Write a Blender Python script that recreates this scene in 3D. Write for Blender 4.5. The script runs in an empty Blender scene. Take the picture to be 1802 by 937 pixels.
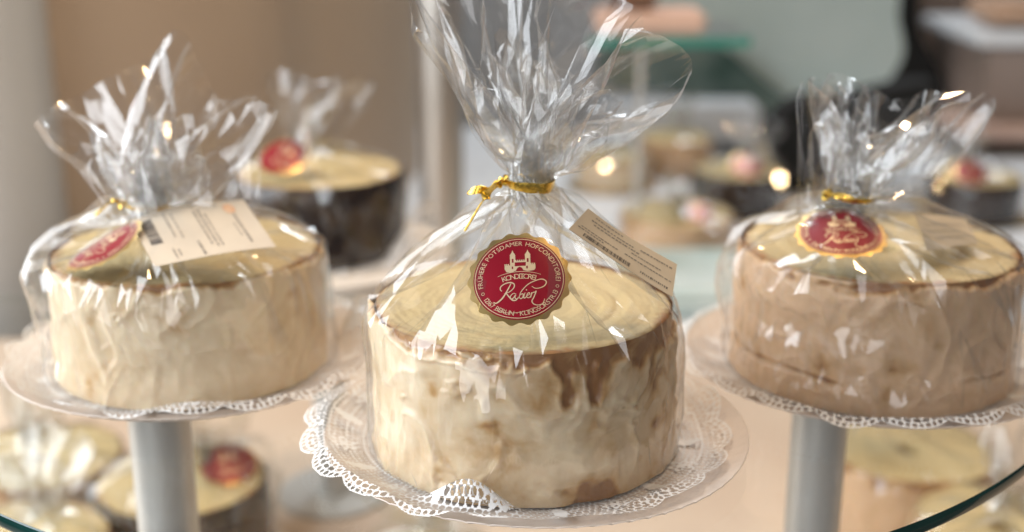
import bpy, math, random
import numpy as np
from mathutils import Vector, Matrix

sc = bpy.context.scene
col = sc.collection
rad = math.radians
random.seed(7)
RNG = np.random.default_rng(11)

# ------------------------------------------------------------------ camera
F_PX, PITCH, CAM = 2236.0, rad(17.25), np.array([0.0, 0.0, 0.303])
cd = bpy.data.cameras.new('camera')
co = bpy.data.objects.new('camera', cd)
col.objects.link(co)
co.location = CAM
co.rotation_euler = (rad(90) - PITCH, 0, 0)
cd.lens = 45.0
cd.sensor_width = 45.0 * 1802 / F_PX
cd.clip_start, cd.clip_end = 0.02, 60
cd.dof.use_dof = True
cd.dof.focus_distance = 0.615
cd.dof.aperture_fstop = 3.8
sc.camera = co

# ------------------------------------------------------------------ light
w = bpy.data.worlds.new('World')
sc.world = w
w.use_nodes = True
bg = w.node_tree.nodes['Background']
bg.inputs[0].default_value = (0.97, 0.97, 1.0, 1)
bg.inputs[1].default_value = 0.11


def area(name, loc, target, power, colr, sx, sy=None, shape='RECTANGLE'):
    l = bpy.data.lights.new(name, 'AREA')
    l.energy, l.color, l.shape, l.size = power, colr, shape, sx
    if sy:
        l.size_y = sy
    o = bpy.data.objects.new(name, l)
    col.objects.link(o)
    o.location = loc
    o.rotation_euler = (Vector(target) - Vector(loc)).to_track_quat('-Z', 'Y').to_euler()
    return o


area('window_light', (-1.85, 0.60, 0.75), (0, 0.9, 0.0), 84, (0.90, 0.95, 1.0), 1.9, 1.7)
# added unseen strips behind the camera, put in to streak the film with reflections
area('added_strip_light', (-0.95, -1.15, 0.35), (0.0, 0.8, 0.05), 12, (0.96, 0.98, 1.0), 0.45, 2.0)
area('added_strip_light', (-0.28, -1.45, 0.35), (0.1, 0.8, 0.05), 6, (0.98, 0.98, 1.0), 0.28, 2.0)
area('added_strip_light', (0.62, -1.35, 0.35), (0.1, 0.8, 0.05), 2, (1.0, 0.96, 0.92), 0.25, 2.0)
WARM = (1.0, 0.69, 0.38)
for (x, y, z, p) in [(0.75, 1.15, 1.35, 4.2), (1.15, 0.55, 1.5, 1.6), (0.35, 1.65, 1.6, 3.2),
                     (-0.30, 1.35, 1.3, 6.0), (0.30, 0.45, 1.7, 1.8), (1.3, 2.1, 1.6, 3.6), (0.05, 1.05, 1.6, 2.2)]:
    area('ceiling_spot', (x, y, z), (x * 0.4, 0.85 + 0.2 * y, -0.1), p * 0.8, WARM, 0.06, shape='DISK')
area('shop_window_light', (0.5, 3.4, 2.35), (0.4, 2.5, -0.3), 52, (0.86, 0.93, 1.0), 1.2, 0.9)

sc.view_settings.view_transform = 'Standard'
sc.view_settings.look = 'None'
sc.view_settings.exposure = 0.0
sc.view_settings.gamma = 1.0
sc.render.engine = 'CYCLES'
cy = sc.cycles
cy.use_denoising = True
cy.use_adaptive_sampling = True
cy.adaptive_threshold = 0.03
cy.max_bounces = 10
cy.diffuse_bounces = 3
cy.glossy_bounces = 4
cy.transmission_bounces = 4
cy.transparent_max_bounces = 32
cy.sample_clamp_indirect = 4.0
cy.caustics_reflective = False
cy.caustics_refractive = False


# ------------------------------------------------------------------ pixel -> place
def ray(x, y):
    u, v = (x - 901) / F_PX, -(y - 468.5) / F_PX
    c, s = math.cos(PITCH), math.sin(PITCH)
    return np.array([u, c + v * s, -s + v * c])


def atY(x, y, Y):
    d = ray(x, y)
    return CAM + d * (Y / d[1])


def atZ(x, y, Z):
    d = ray(x, y)
    return CAM + d * ((Z - CAM[2]) / d[2])


# ------------------------------------------------------------------ numpy noise
_T = np.random.default_rng(5).random(4096)


def vnoise(p):
    i = np.floor(p).astype(np.int64)
    f = p - i
    f = f * f * (3 - 2 * f)
    r = 0.0
    for a in (0, 1):
        for b in (0, 1):
            for c in (0, 1):
                h = ((i[..., 0] + a) * 73856093) ^ ((i[..., 1] + b) * 19349663) ^ ((i[..., 2] + c) * 83492791)
                wgt = (f[..., 0] if a else 1 - f[..., 0]) * (f[..., 1] if b else 1 - f[..., 1]) * (f[..., 2] if c else 1 - f[..., 2])
                r = r + wgt * _T[h & 4095]
    return r * 2 - 1


def fbm(p, o=4):
    r, a = 0.0, 0.55
    for k in range(o):
        r = r + a * vnoise(p * 2.03 ** k + 17.3 * k)
        a *= 0.5
    return r


# ------------------------------------------------------------------ materials
def new_mat(name):
    m = bpy.data.materials.new(name)
    m.use_nodes = True
    nt = m.node_tree
    nt.nodes.clear()
    out = nt.nodes.new('ShaderNodeOutputMaterial')
    return m, nt, out


def N(nt, t, **kw):
    n = nt.nodes.new('ShaderNode' + t)
    for k, v in kw.items():
        if k in n.inputs:
            n.inputs[k].default_value = v
        else:
            setattr(n, k, v)
    return n


def math_n(nt, op, a, b=None):
    n = nt.nodes.new('ShaderNodeMath')
    n.operation = op
    for i, v in enumerate((a, b)):
        if v is None:
            continue
        if isinstance(v, (int, float)):
            n.inputs[i].default_value = v
        else:
            nt.links.new(v, n.inputs[i])
    return n.outputs[0]


def ramp(nt, fac, stops):
    r = nt.nodes.new('ShaderNodeValToRGB')
    el = r.color_ramp.elements
    while len(el) > 1:
        el.remove(el[-1])
    for i, (p, c) in enumerate(stops):
        e = el[0] if i == 0 else el.new(p)
        e.position = p
        e.color = (*c, 1) if len(c) == 3 else c
    nt.links.new(fac, r.inputs[0])
    return r.outputs[0]


def simple(name, c1, c2=None, rough=0.5, metal=0.0, scale=30.0, bump=0.0, bscale=80.0, sss=0.0, detail=4):
    m, nt, out = new_mat(name)
    b = N(nt, 'BsdfPrincipled')
    b.inputs['Roughness'].default_value = rough
    b.inputs['Metallic'].default_value = metal
    tc = N(nt, 'TexCoord')
    if c2:
        nz = N(nt, 'TexNoise')
        nz.inputs['Scale'].default_value = scale
        nz.inputs['Detail'].default_value = detail
        nt.links.new(tc.outputs['Object'], nz.inputs['Vector'])
        nt.links.new(ramp(nt, nz.outputs[0], [(0.35, c1), (0.65, c2)]), b.inputs['Base Color'])
    else:
        b.inputs['Base Color'].default_value = (*c1, 1)
    if bump:
        nz = N(nt, 'TexNoise')
        nz.inputs['Scale'].default_value = bscale
        nz.inputs['Detail'].default_value = 5
        nt.links.new(tc.outputs['Object'], nz.inputs['Vector'])
        bp = N(nt, 'Bump')
        bp.inputs['Strength'].default_value = bump
        bp.inputs['Distance'].default_value = 0.001
        nt.links.new(nz.outputs[0], bp.inputs['Height'])
        nt.links.new(bp.outputs[0], b.inputs['Normal'])
    if sss:
        b.inputs['Subsurface Weight'].default_value = sss
        b.inputs['Subsurface Radius'].default_value = (1.0, 0.6, 0.35)
        b.inputs['Subsurface Scale'].default_value = 0.006
    nt.links.new(b.outputs[0], out.inputs[0])
    return m


def thin_clear(name, f0, power, rough, tint, creases=0.0, cscale=90.0, haze=0.0, sheen=0.0):
    """thin clear sheet: what is not mirrored goes straight through"""
    m, nt, out = new_mat(name)
    tc = N(nt, 'TexCoord')
    lw = N(nt, 'LayerWeight')
    lw.inputs['Blend'].default_value = 0.5
    gl = N(nt, 'BsdfGlossy')
    gl.inputs['Roughness'].default_value = rough
    tr = N(nt, 'BsdfTransparent')
    tr.inputs[0].default_value = (*tint, 1)
    if creases:
        # crumple: facets of cells at two scales plus fine scuffing
        nz = N(nt, 'TexNoise')
        nz.inputs['Scale'].default_value = cscale * 0.6
        nt.links.new(tc.outputs['Object'], nz.inputs['Vector'])
        mixv = N(nt, 'MixRGB')
        mixv.inputs[0].default_value = 0.03
        nt.links.new(tc.outputs['Object'], mixv.inputs[1])
        nt.links.new(nz.outputs['Color'], mixv.inputs[2])
        v1 = N(nt, 'TexVoronoi')
        v1.inputs['Scale'].default_value = cscale
        nt.links.new(mixv.outputs[0], v1.inputs['Vector'])
        v2 = N(nt, 'TexVoronoi')
        v2.inputs['Scale'].default_value = cscale * 0.37
        nt.links.new(mixv.outputs[0], v2.inputs['Vector'])
        n3 = N(nt, 'TexNoise')
        n3.inputs['Scale'].default_value = cscale * 0.9
        n3.inputs['Detail'].default_value = 2
        nt.links.new(tc.outputs['Object'], n3.inputs['Vector'])
        h = math_n(nt, 'ADD', math_n(nt, 'MULTIPLY', v1.outputs['Distance'], 0.30),
                   math_n(nt, 'MULTIPLY', v2.outputs['Distance'], 0.9))
        h = math_n(nt, 'ADD', h, math_n(nt, 'MULTIPLY', n3.outputs[0], 0.35))
        bp = N(nt, 'Bump')
        bp.inputs['Strength'].default_value = creases
        bp.inputs['Distance'].default_value = 0.0045
        nt.links.new(h, bp.inputs['Height'])
        nt.links.new(bp.outputs[0], gl.inputs['Normal'])
        nt.links.new(bp.outputs[0], lw.inputs['Normal'])
    f = math_n(nt, 'POWER', lw.outputs['Facing'], power)
    f = math_n(nt, 'ADD', math_n(nt, 'MULTIPLY', f, 0.9 - f0), f0)
    mx = N(nt, 'MixShader')
    nt.links.new(f, mx.inputs[0])
    nt.links.new(tr.outputs[0], mx.inputs[1])
    if sheen:
        g2 = N(nt, 'BsdfGlossy')
        g2.inputs['Roughness'].default_value = 0.34
        ms = N(nt, 'MixShader')
        ms.inputs[0].default_value = sheen
        nt.links.new(gl.outputs[0], ms.inputs[1])
        nt.links.new(g2.outputs[0], ms.inputs[2])
        nt.links.new(ms.outputs[0], mx.inputs[2])
    else:
        nt.links.new(gl.outputs[0], mx.inputs[2])
    last = mx
    if haze:
        df = N(nt, 'BsdfDiffuse')
        df.inputs[0].default_value = (0.9, 0.9, 0.9, 1)
        m2 = N(nt, 'MixShader')
        m2.inputs[0].default_value = haze
        nt.links.new(mx.outputs[0], m2.inputs[1])
        nt.links.new(df.outputs[0], m2.inputs[2])
        last = m2
    nt.links.new(last.outputs[0], out.inputs[0])
    return m


M = {}
M['film'] = thin_clear('cellophane', 0.09, 3.6, 0.05, (0.996, 0.996, 0.995), 0.0, haze=0.008, sheen=0.26)
M['far_film'] = thin_clear('clear_cellophane', 0.075, 3.8, 0.05, (0.985, 0.985, 0.98))
M['glass'] = thin_clear('shelf_glass', 0.05, 5.0, 0.004, (0.97, 0.985, 0.975), 0.0, haze=0.004)
M['glass_edge'] = simple('glass_edge', (0.003, 0.022, 0.018), (0.008, 0.05, 0.042), 0.06, scale=8)
M['teal_edge'] = simple('teal_glass_edge', (0.03, 0.17, 0.13), (0.06, 0.24, 0.19), 0.2, scale=8)
M['gold'] = simple('gold_foil', (0.70, 0.48, 0.18), (0.78, 0.58, 0.26), 0.3, 1.0, 60, 0.08, 300)
M['gold_ribbon'] = simple('gold_ribbon', (0.72, 0.47, 0.08), (0.82, 0.58, 0.14), 0.2, 1.0, 200, 0.25, 500)
M['red'] = simple('red_foil', (0.24, 0.004, 0.016), (0.29, 0.006, 0.02), 0.3, 0.2, 20, 0.04, 200)
M['print_gold'] = simple('gold_print', (0.85, 0.66, 0.42), (0.90, 0.72, 0.48), 0.35, 0.55, 80)
M['paper'] = simple('white_paper', (0.86, 0.85, 0.84), (0.90, 0.89, 0.88), 0.75, 0, 60, 0.12, 350)
M['board'] = simple('coated_paper', (0.74, 0.65, 0.58), (0.79, 0.70, 0.63), 0.5, 0, 12, 0.05, 200)
M['label_paper'] = simple('cream_label', (0.64, 0.53, 0.38), (0.70, 0.59, 0.44), 0.55, 0, 30, 0.05, 200)
M['ink'] = simple('dark_ink', (0.05, 0.045, 0.05), (0.09, 0.08, 0.08), 0.6, 0, 100)
M['grey_ink'] = simple('grey_ink', (0.20, 0.17, 0.15), (0.30, 0.26, 0.22), 0.6, 0, 100)
M['black'] = simple('black_plastic', (0.004, 0.004, 0.004), (0.006, 0.006, 0.006), 0.9, 0, 20)
M['steel'] = simple('brushed_aluminium', (0.54, 0.53, 0.50), (0.60, 0.59, 0.56), 0.38, 0.4, 14, 0.03, 400)


def cake_top_mat(name, c_lo, c_hi, crust):
    m, nt, out = new_mat(name)
    tc = N(nt, 'TexCoord')
    b = N(nt, 'BsdfPrincipled')
    b.inputs['Roughness'].default_value = 0.62
    sep = N(nt, 'SeparateXYZ')
    nt.links.new(tc.outputs['Object'], sep.inputs[0])
    r = math_n(nt, 'SQRT', math_n(nt, 'ADD', math_n(nt, 'POWER', math_n(nt, 'ABSOLUTE', sep.outputs[0]), 2.0),
                                 math_n(nt, 'POWER', math_n(nt, 'ABSOLUTE', sep.outputs[1]), 2.0)))
    nz = N(nt, 'TexNoise')
    nz.inputs['Scale'].default_value = 22
    nz.inputs['Detail'].default_value = 4
    nt.links.new(tc.outputs['Object'], nz.inputs['Vector'])
    # baked rings: layers a few millimetres thick, wandering a little
    rr = math_n(nt, 'ADD', r, math_n(nt, 'MULTIPLY', nz.outputs[0], 0.006))
    ring = math_n(nt, 'ADD', math_n(nt, 'MULTIPLY', math_n(nt, 'SINE', math_n(nt, 'MULTIPLY', rr, 1650.0)), 0.5), 0.5)
    ring2 = math_n(nt, 'ADD', math_n(nt, 'MULTIPLY', math_n(nt, 'SINE', math_n(nt, 'MULTIPLY', rr, 520.0)), 0.5), 0.5)
    n2 = N(nt, 'TexNoise')
    n2.inputs['Scale'].default_value = 160
    n2.inputs['Detail'].default_value = 6
    nt.links.new(tc.outputs['Object'], n2.inputs['Vector'])
    f = math_n(nt, 'ADD', math_n(nt, 'MULTIPLY', ring, 0.04), math_n(nt, 'MULTIPLY', ring2, 0.07))
    f = math_n(nt, 'ADD', f, math_n(nt, 'MULTIPLY', n2.outputs[0], 0.75))
    c = ramp(nt, f, [(0.2, c_hi), (0.62, c_hi), (0.95, c_lo)])
    # crust: brown on the flank and the outermost layer
    at = N(nt, 'Attribute')
    at.attribute_name = 'crust'
    cf = math_n(nt, 'ADD', at.outputs['Fac'], math_n(nt, 'MULTIPLY', math_n(nt, 'SUBTRACT', n2.outputs[0], 0.5), 0.9))
    cf = math_n(nt, 'ADD', cf, math_n(nt, 'MULTIPLY', math_n(nt, 'SUBTRACT', nz.outputs[0], 0.5), 1.6))
    mixc = N(nt, 'MixRGB')
    nt.links.new(ramp(nt, cf, [(0.3, (0, 0, 0)), (0.75, (1, 1, 1))]), mixc.inputs[0])
    nt.links.new(c, mixc.inputs[1])
    cv = math_n(nt, 'ADD', math_n(nt, 'MULTIPLY', nz.outputs[0], 0.45), math_n(nt, 'MULTIPLY', n2.outputs[0], 0.55))
    nt.links.new(ramp(nt, cv, [(0.30, tuple(0.55 * k for k in crust)), (0.50, crust), (0.70, tuple(min(1, 1.7 * k) for k in crust))]), mixc.inputs[2])
    nt.links.new(mixc.outputs[0], b.inputs['Base Color'])
    bp = N(nt, 'Bump')
    bp.inputs['Strength'].default_value = 0.6
    bp.inputs['Distance'].default_value = 0.0012
    nt.links.new(math_n(nt, 'ADD', f, math_n(nt, 'MULTIPLY', n2.outputs[0], 0.8)), bp.inputs['Height'])
    nt.links.new(bp.outputs[0], b.inputs['Normal'])
    nt.links.new(b.outputs[0], out.inputs[0])
    return m


def icing_mat(name, thick, thin, rough=0.3):
    m, nt, out = new_mat(name)
    tc = N(nt, 'TexCoord')
    b = N(nt, 'BsdfPrincipled')
    b.inputs['Roughness'].default_value = rough
    b.inputs['Subsurface Weight'].default_value = 0.35
    b.inputs['Subsurface Radius'].default_value = (1.0, 0.6, 0.35)
    b.inputs['Subsurface Scale'].default_value = 0.006
    at = N(nt, 'Attribute')
    at.attribute_name = 'thick'
    n1 = N(nt, 'TexNoise')
    n1.inputs['Scale'].default_value = 70
    n1.inputs['Detail'].default_value = 5
    n1.inputs['Distortion'].default_value = 0.8
    nt.links.new(tc.outputs['Object'], n1.inputs['Vector'])
    f = math_n(nt, 'ADD', at.outputs['Fac'], math_n(nt, 'MULTIPLY', math_n(nt, 'SUBTRACT', n1.outputs[0], 0.5), 0.75))
    n0_ = N(nt, 'TexNoise')
    n0_.inputs['Scale'].default_value = 26
    n0_.inputs['Detail'].default_value = 5
    n0_.inputs['Distortion'].default_value = 1.6
    nt.links.new(tc.outputs['Object'], n0_.inputs['Vector'])
    f = math_n(nt, 'ADD', f, math_n(nt, 'MULTIPLY', math_n(nt, 'SUBTRACT', n0_.outputs[0], 0.5), 1.1))
    mid = tuple(0.45 * p + 0.55 * q for p, q in zip(thin[1], thick))
    nt.links.new(ramp(nt, f, [(0.02, thin[0]), (0.26, thin[1]), (0.52, mid), (0.92, thick)]), b.inputs['Base Color'])
    n2 = N(nt, 'TexNoise')
    n2.inputs['Scale'].default_value = 240
    n2.inputs['Detail'].default_value = 3
    nt.links.new(tc.outputs['Object'], n2.inputs['Vector'])
    bp = N(nt, 'Bump')
    bp.inputs['Strength'].default_value = 0.35
    bp.inputs['Distance'].default_value = 0.0012
    nt.links.new(math_n(nt, 'ADD', n1.outputs[0], math_n(nt, 'MULTIPLY', n2.outputs[0], 0.4)), bp.inputs['Height'])
    nt.links.new(bp.outputs[0], b.inputs['Normal'])
    nt.links.new(b.outputs[0], out.inputs[0])
    return m


M['sponge'] = cake_top_mat('baked_layers', (0.48, 0.30, 0.09), (0.70, 0.55, 0.28), (0.33, 0.16, 0.055))
M['icing'] = icing_mat('sugar_icing', (0.78, 0.63, 0.43), [(0.30, 0.135, 0.04), (0.52, 0.31, 0.125)])
M['icing_tan'] = icing_mat('tan_icing', (0.72, 0.50, 0.32), [(0.30, 0.13, 0.04), (0.54, 0.33, 0.16)])
M['chocolate'] = icing_mat('chocolate_icing', (0.020, 0.008, 0.003), [(0.030, 0.013, 0.005), (0.024, 0.010, 0.004)], 0.22)


# ------------------------------------------------------------------ object helpers
def tag(o, label=None, cat=None, group=None, kind=None):
    for k, v in (('label', label), ('category', cat), ('group', group), ('kind', kind)):
        if v:
            o[k] = v
    return o


def thing(name, loc, label, cat, group=None):
    o = bpy.data.objects.new(name, None)
    o.empty_display_size = 0.02
    col.objects.link(o)
    o.location = loc
    return tag(o, label, cat, group)


def add(name, verts, faces, mat, parent=None, smooth=True, sharp=None, attrs=None, loc=None):
    """verts in world space; kept relative to the parent's place"""
    v = np.asarray(verts, dtype=float)
    root = np.zeros(3)
    p = parent
    while p is not None:
        root += np.array(p.location)
        p = p.parent
    own = np.zeros(3)
    if parent is None and loc is not None:
        own = np.asarray(loc, float)
    me = bpy.data.meshes.new(name)
    me.from_pydata((v - root - own).tolist(), [], faces if isinstance(faces, list) else faces.tolist())
    me.materials.append(mat)
    if smooth:
        me.polygons.foreach_set('use_smooth', np.ones(len(me.polygons), dtype=bool))
        if sharp:
            me.set_sharp_from_angle(angle=rad(sharp))
    if attrs:
        for k, a in attrs.items():
            at = me.attributes.new(k, 'FLOAT', 'POINT')
            at.data.foreach_set('value', np.asarray(a, dtype=np.float32).ravel())
    me.update()
    o = bpy.data.objects.new(name, me)
    col.objects.link(o)
    o.parent = parent
    if parent is None:
        o.location = own
    return o


def grid_faces(nr, nc, wrap=True, flip=False):
    r = np.arange(nr - 1)[:, None]
    c = np.arange(nc if wrap else nc - 1)[None, :]
    c2 = (c + 1) % nc
    q = np.stack([r * nc + c, r * nc + c2, (r + 1) * nc + c2, (r + 1) * nc + c], -1).reshape(-1, 4)
    return q[:, ::-1] if flip else q


def lathe(profile, n=96, center=(0, 0, 0), fn=None):
    """profile of (r, z); returns verts, faces"""
    pr = np.asarray(profile, float)
    th = np.linspace(0, 2 * np.pi, n, endpoint=False)
    V = np.zeros((len(pr), n, 3))
    V[..., 0] = pr[:, 0:1] * np.cos(th)
    V[..., 1] = pr[:, 0:1] * np.sin(th)
    V[..., 2] = pr[:, 1:2]
    if fn:
        V = fn(V, th)
    return V.reshape(-1, 3) + np.asarray(center, float), grid_faces(len(pr), n)


def box(x0, x1, y0, y1, z0, z1, bev=0.004):
    """box with chamfered edges"""
    import bmesh
    bm = bmesh.new()
    bmesh.ops.create_cube(bm, size=1)
    for v in bm.verts:
        v.co = Vector(((x0 + x1) / 2 + v.co.x * (x1 - x0), (y0 + y1) / 2 + v.co.y * (y1 - y0), (z0 + z1) / 2 + v.co.z * (z1 - z0)))
    bmesh.ops.bevel(bm, geom=bm.edges[:], offset=bev, segments=2, affect='EDGES')
    bm.verts.index_update()
    v = [tuple(x.co) for x in bm.verts]
    f = [[y.index for y in x.verts] for x in bm.faces]
    bm.free()
    return v, f


def catmull(pts, n=8, closed=False):
    P = np.asarray(pts, float)
    k = len(P)
    out = []
    rng = range(k if closed else k - 1)
    for i in rng:
        g = (lambda j: P[j % k]) if closed else (lambda j: P[min(max(j, 0), k - 1)])
        p0, p1, p2, p3 = g(i - 1), g(i), g(i + 1), g(i + 2)
        for t in np.linspace(0, 1, n, endpoint=False):
            out.append(0.5 * (2 * p1 + (p2 - p0) * t + (2 * p0 - 5 * p1 + 4 * p2 - p3) * t * t + (3 * p1 - p0 - 3 * p2 + p3) * t ** 3))
    if not closed:
        out.append(P[-1])
    return np.array(out)


# ------------------------------------------------------------------ cellophane: a tube of film relaxed over a cake
def facets(nv, nu, cell, seed, tall=1.0):
    """crumpled-sheet height field: random points joined by flat triangles; runs round in u"""
    from mathutils.geometry import delaunay_2d_cdt
    rng = np.random.default_rng(seed)
    nx, ny = max(4, int(nu / cell)), max(3, int(nv / (cell * tall)))
    pts, hs = [], []
    for j in range(ny + 1):
        for i in range(nx):
            pts.append(((i + 0.5 * (j % 2) + rng.uniform(-0.42, 0.42)) * nu / nx, (j + rng.uniform(-0.42, 0.42)) * nv / ny))
            hs.append(rng.uniform(-1, 1))
    k = len(pts)
    P = [(x + d, y) for d in (0, -nu, nu) for x, y in pts]
    Hh = np.array(hs * 3)
    vs, _, fs, orig, _, _ = delaunay_2d_cdt([Vector(p) for p in P], [], [], 0, 1e-6)
    V = np.array([tuple(v) for v in vs])
    hv = np.array([Hh[o[0]] if o else 0 for o in orig])
    out = np.zeros((nv, nu))
    for f in fs:
        A, B, C = V[f[0]], V[f[1]], V[f[2]]
        x0, x1 = int(max(0, math.ceil(min(A[0], B[0], C[0])))), int(min(nu - 1, math.floor(max(A[0], B[0], C[0]))))
        y0, y1 = int(max(0, math.ceil(min(A[1], B[1], C[1])))), int(min(nv - 1, math.floor(max(A[1], B[1], C[1]))))
        if x1 < x0 or y1 < y0:
            continue
        X, Y = np.meshgrid(np.arange(x0, x1 + 1), np.arange(y0, y1 + 1))
        den = (B[1] - C[1]) * (A[0] - C[0]) + (C[0] - B[0]) * (A[1] - C[1])
        if abs(den) < 1e-9:
            continue
        l0 = ((B[1] - C[1]) * (X - C[0]) + (C[0] - B[0]) * (Y - C[1])) / den
        l1 = ((C[1] - A[1]) * (X - C[0]) + (A[0] - C[0]) * (Y - C[1])) / den
        l2 = 1 - l0 - l1
        ok = (l0 >= -1e-6) & (l1 >= -1e-6) & (l2 >= -1e-6)
        h = l0 * hv[f[0]] + l1 * hv[f[1]] + l2 * hv[f[2]]
        out[Y[ok], X[ok]] = h[ok]
    return out


def relax_edges(nv, nu, hu, hv):
    """edge groups that share no vertex; hv[row, column] is the film's own length up from that vertex"""
    I = np.arange(nv * nu).reshape(nv, nu)
    G = []

    def put(a, b, rest, k, bend=False):
        G.append((a.ravel(), b.ravel(), np.broadcast_to(rest, a.shape).ravel(), k, bend))
    R = lambda A, s: np.roll(A, -s, axis=1)
    hu = np.asarray(hu)
    dg = np.hypot(hu[:-1], hv)
    for p in (0, 1):
        put(I[:, p::2], R(I, 1)[:, p::2], hu, 1.0)
        put(I[:-1][p::2], I[1:][p::2], hv[p::2], 1.0)
        put(I[:-1][p::2], R(I, 1)[1:][p::2], dg[p::2], 0.6)
        put(R(I, 1)[:-1][p::2], I[1:][p::2], dg[p::2], 0.6)
        sel = (np.arange(nu) // 2) % 2 == p
        put(I[:, sel], R(I, 2)[:, sel], 2 * hu, 0.25, True)
        sv = (np.arange(nv - 2) // 2) % 2 == p
        put(I[:-2][sv], I[2:][sv], 2 * hv[:-1][sv], 0.35, True)
    return G


def open_loop(mouth, length, nu, waves, seed, cap):
    """closed loop through the given points, waved until it is as long as the film's edge"""
    rng = np.random.default_rng(seed)
    L = catmull(mouth, 24, True)
    t = np.linspace(0, 2 * np.pi, len(L), endpoint=False)
    ctr = L.mean(0)
    out = L - ctr
    out /= np.linalg.norm(out, axis=1)[:, None] + 1e-9
    tz = np.array([0, 0.75, 0.3])
    wv = np.sin(waves * t + 0.9 * np.sin(2 * t + seed)) + 0.5 * np.sin((waves * 2 - 1) * t + seed)
    wdir = 0.45 * out + np.array([0.15, 1.0, 0.12])

    def ln(P):
        return np.linalg.norm(np.diff(np.r_[P, P[:1]], axis=0), axis=1).sum()
    lo, hi = 0.0, 0.05
    for _ in range(30):
        m = (lo + hi) / 2
        if ln(L + m * wv[:, None] * wdir) < length:
            lo = m
        else:
            hi = m
    P = L + min(lo, cap) * wv[:, None] * wdir
    d = np.r_[0, np.cumsum(np.linalg.norm(np.diff(np.r_[P, P[:1]], axis=0), axis=1))]
    return np.stack([np.interp(np.linspace(0, d[-1], nu, endpoint=False), d, np.r_[P[:, k], P[:1, k]]) for k in range(3)], -1)


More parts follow.
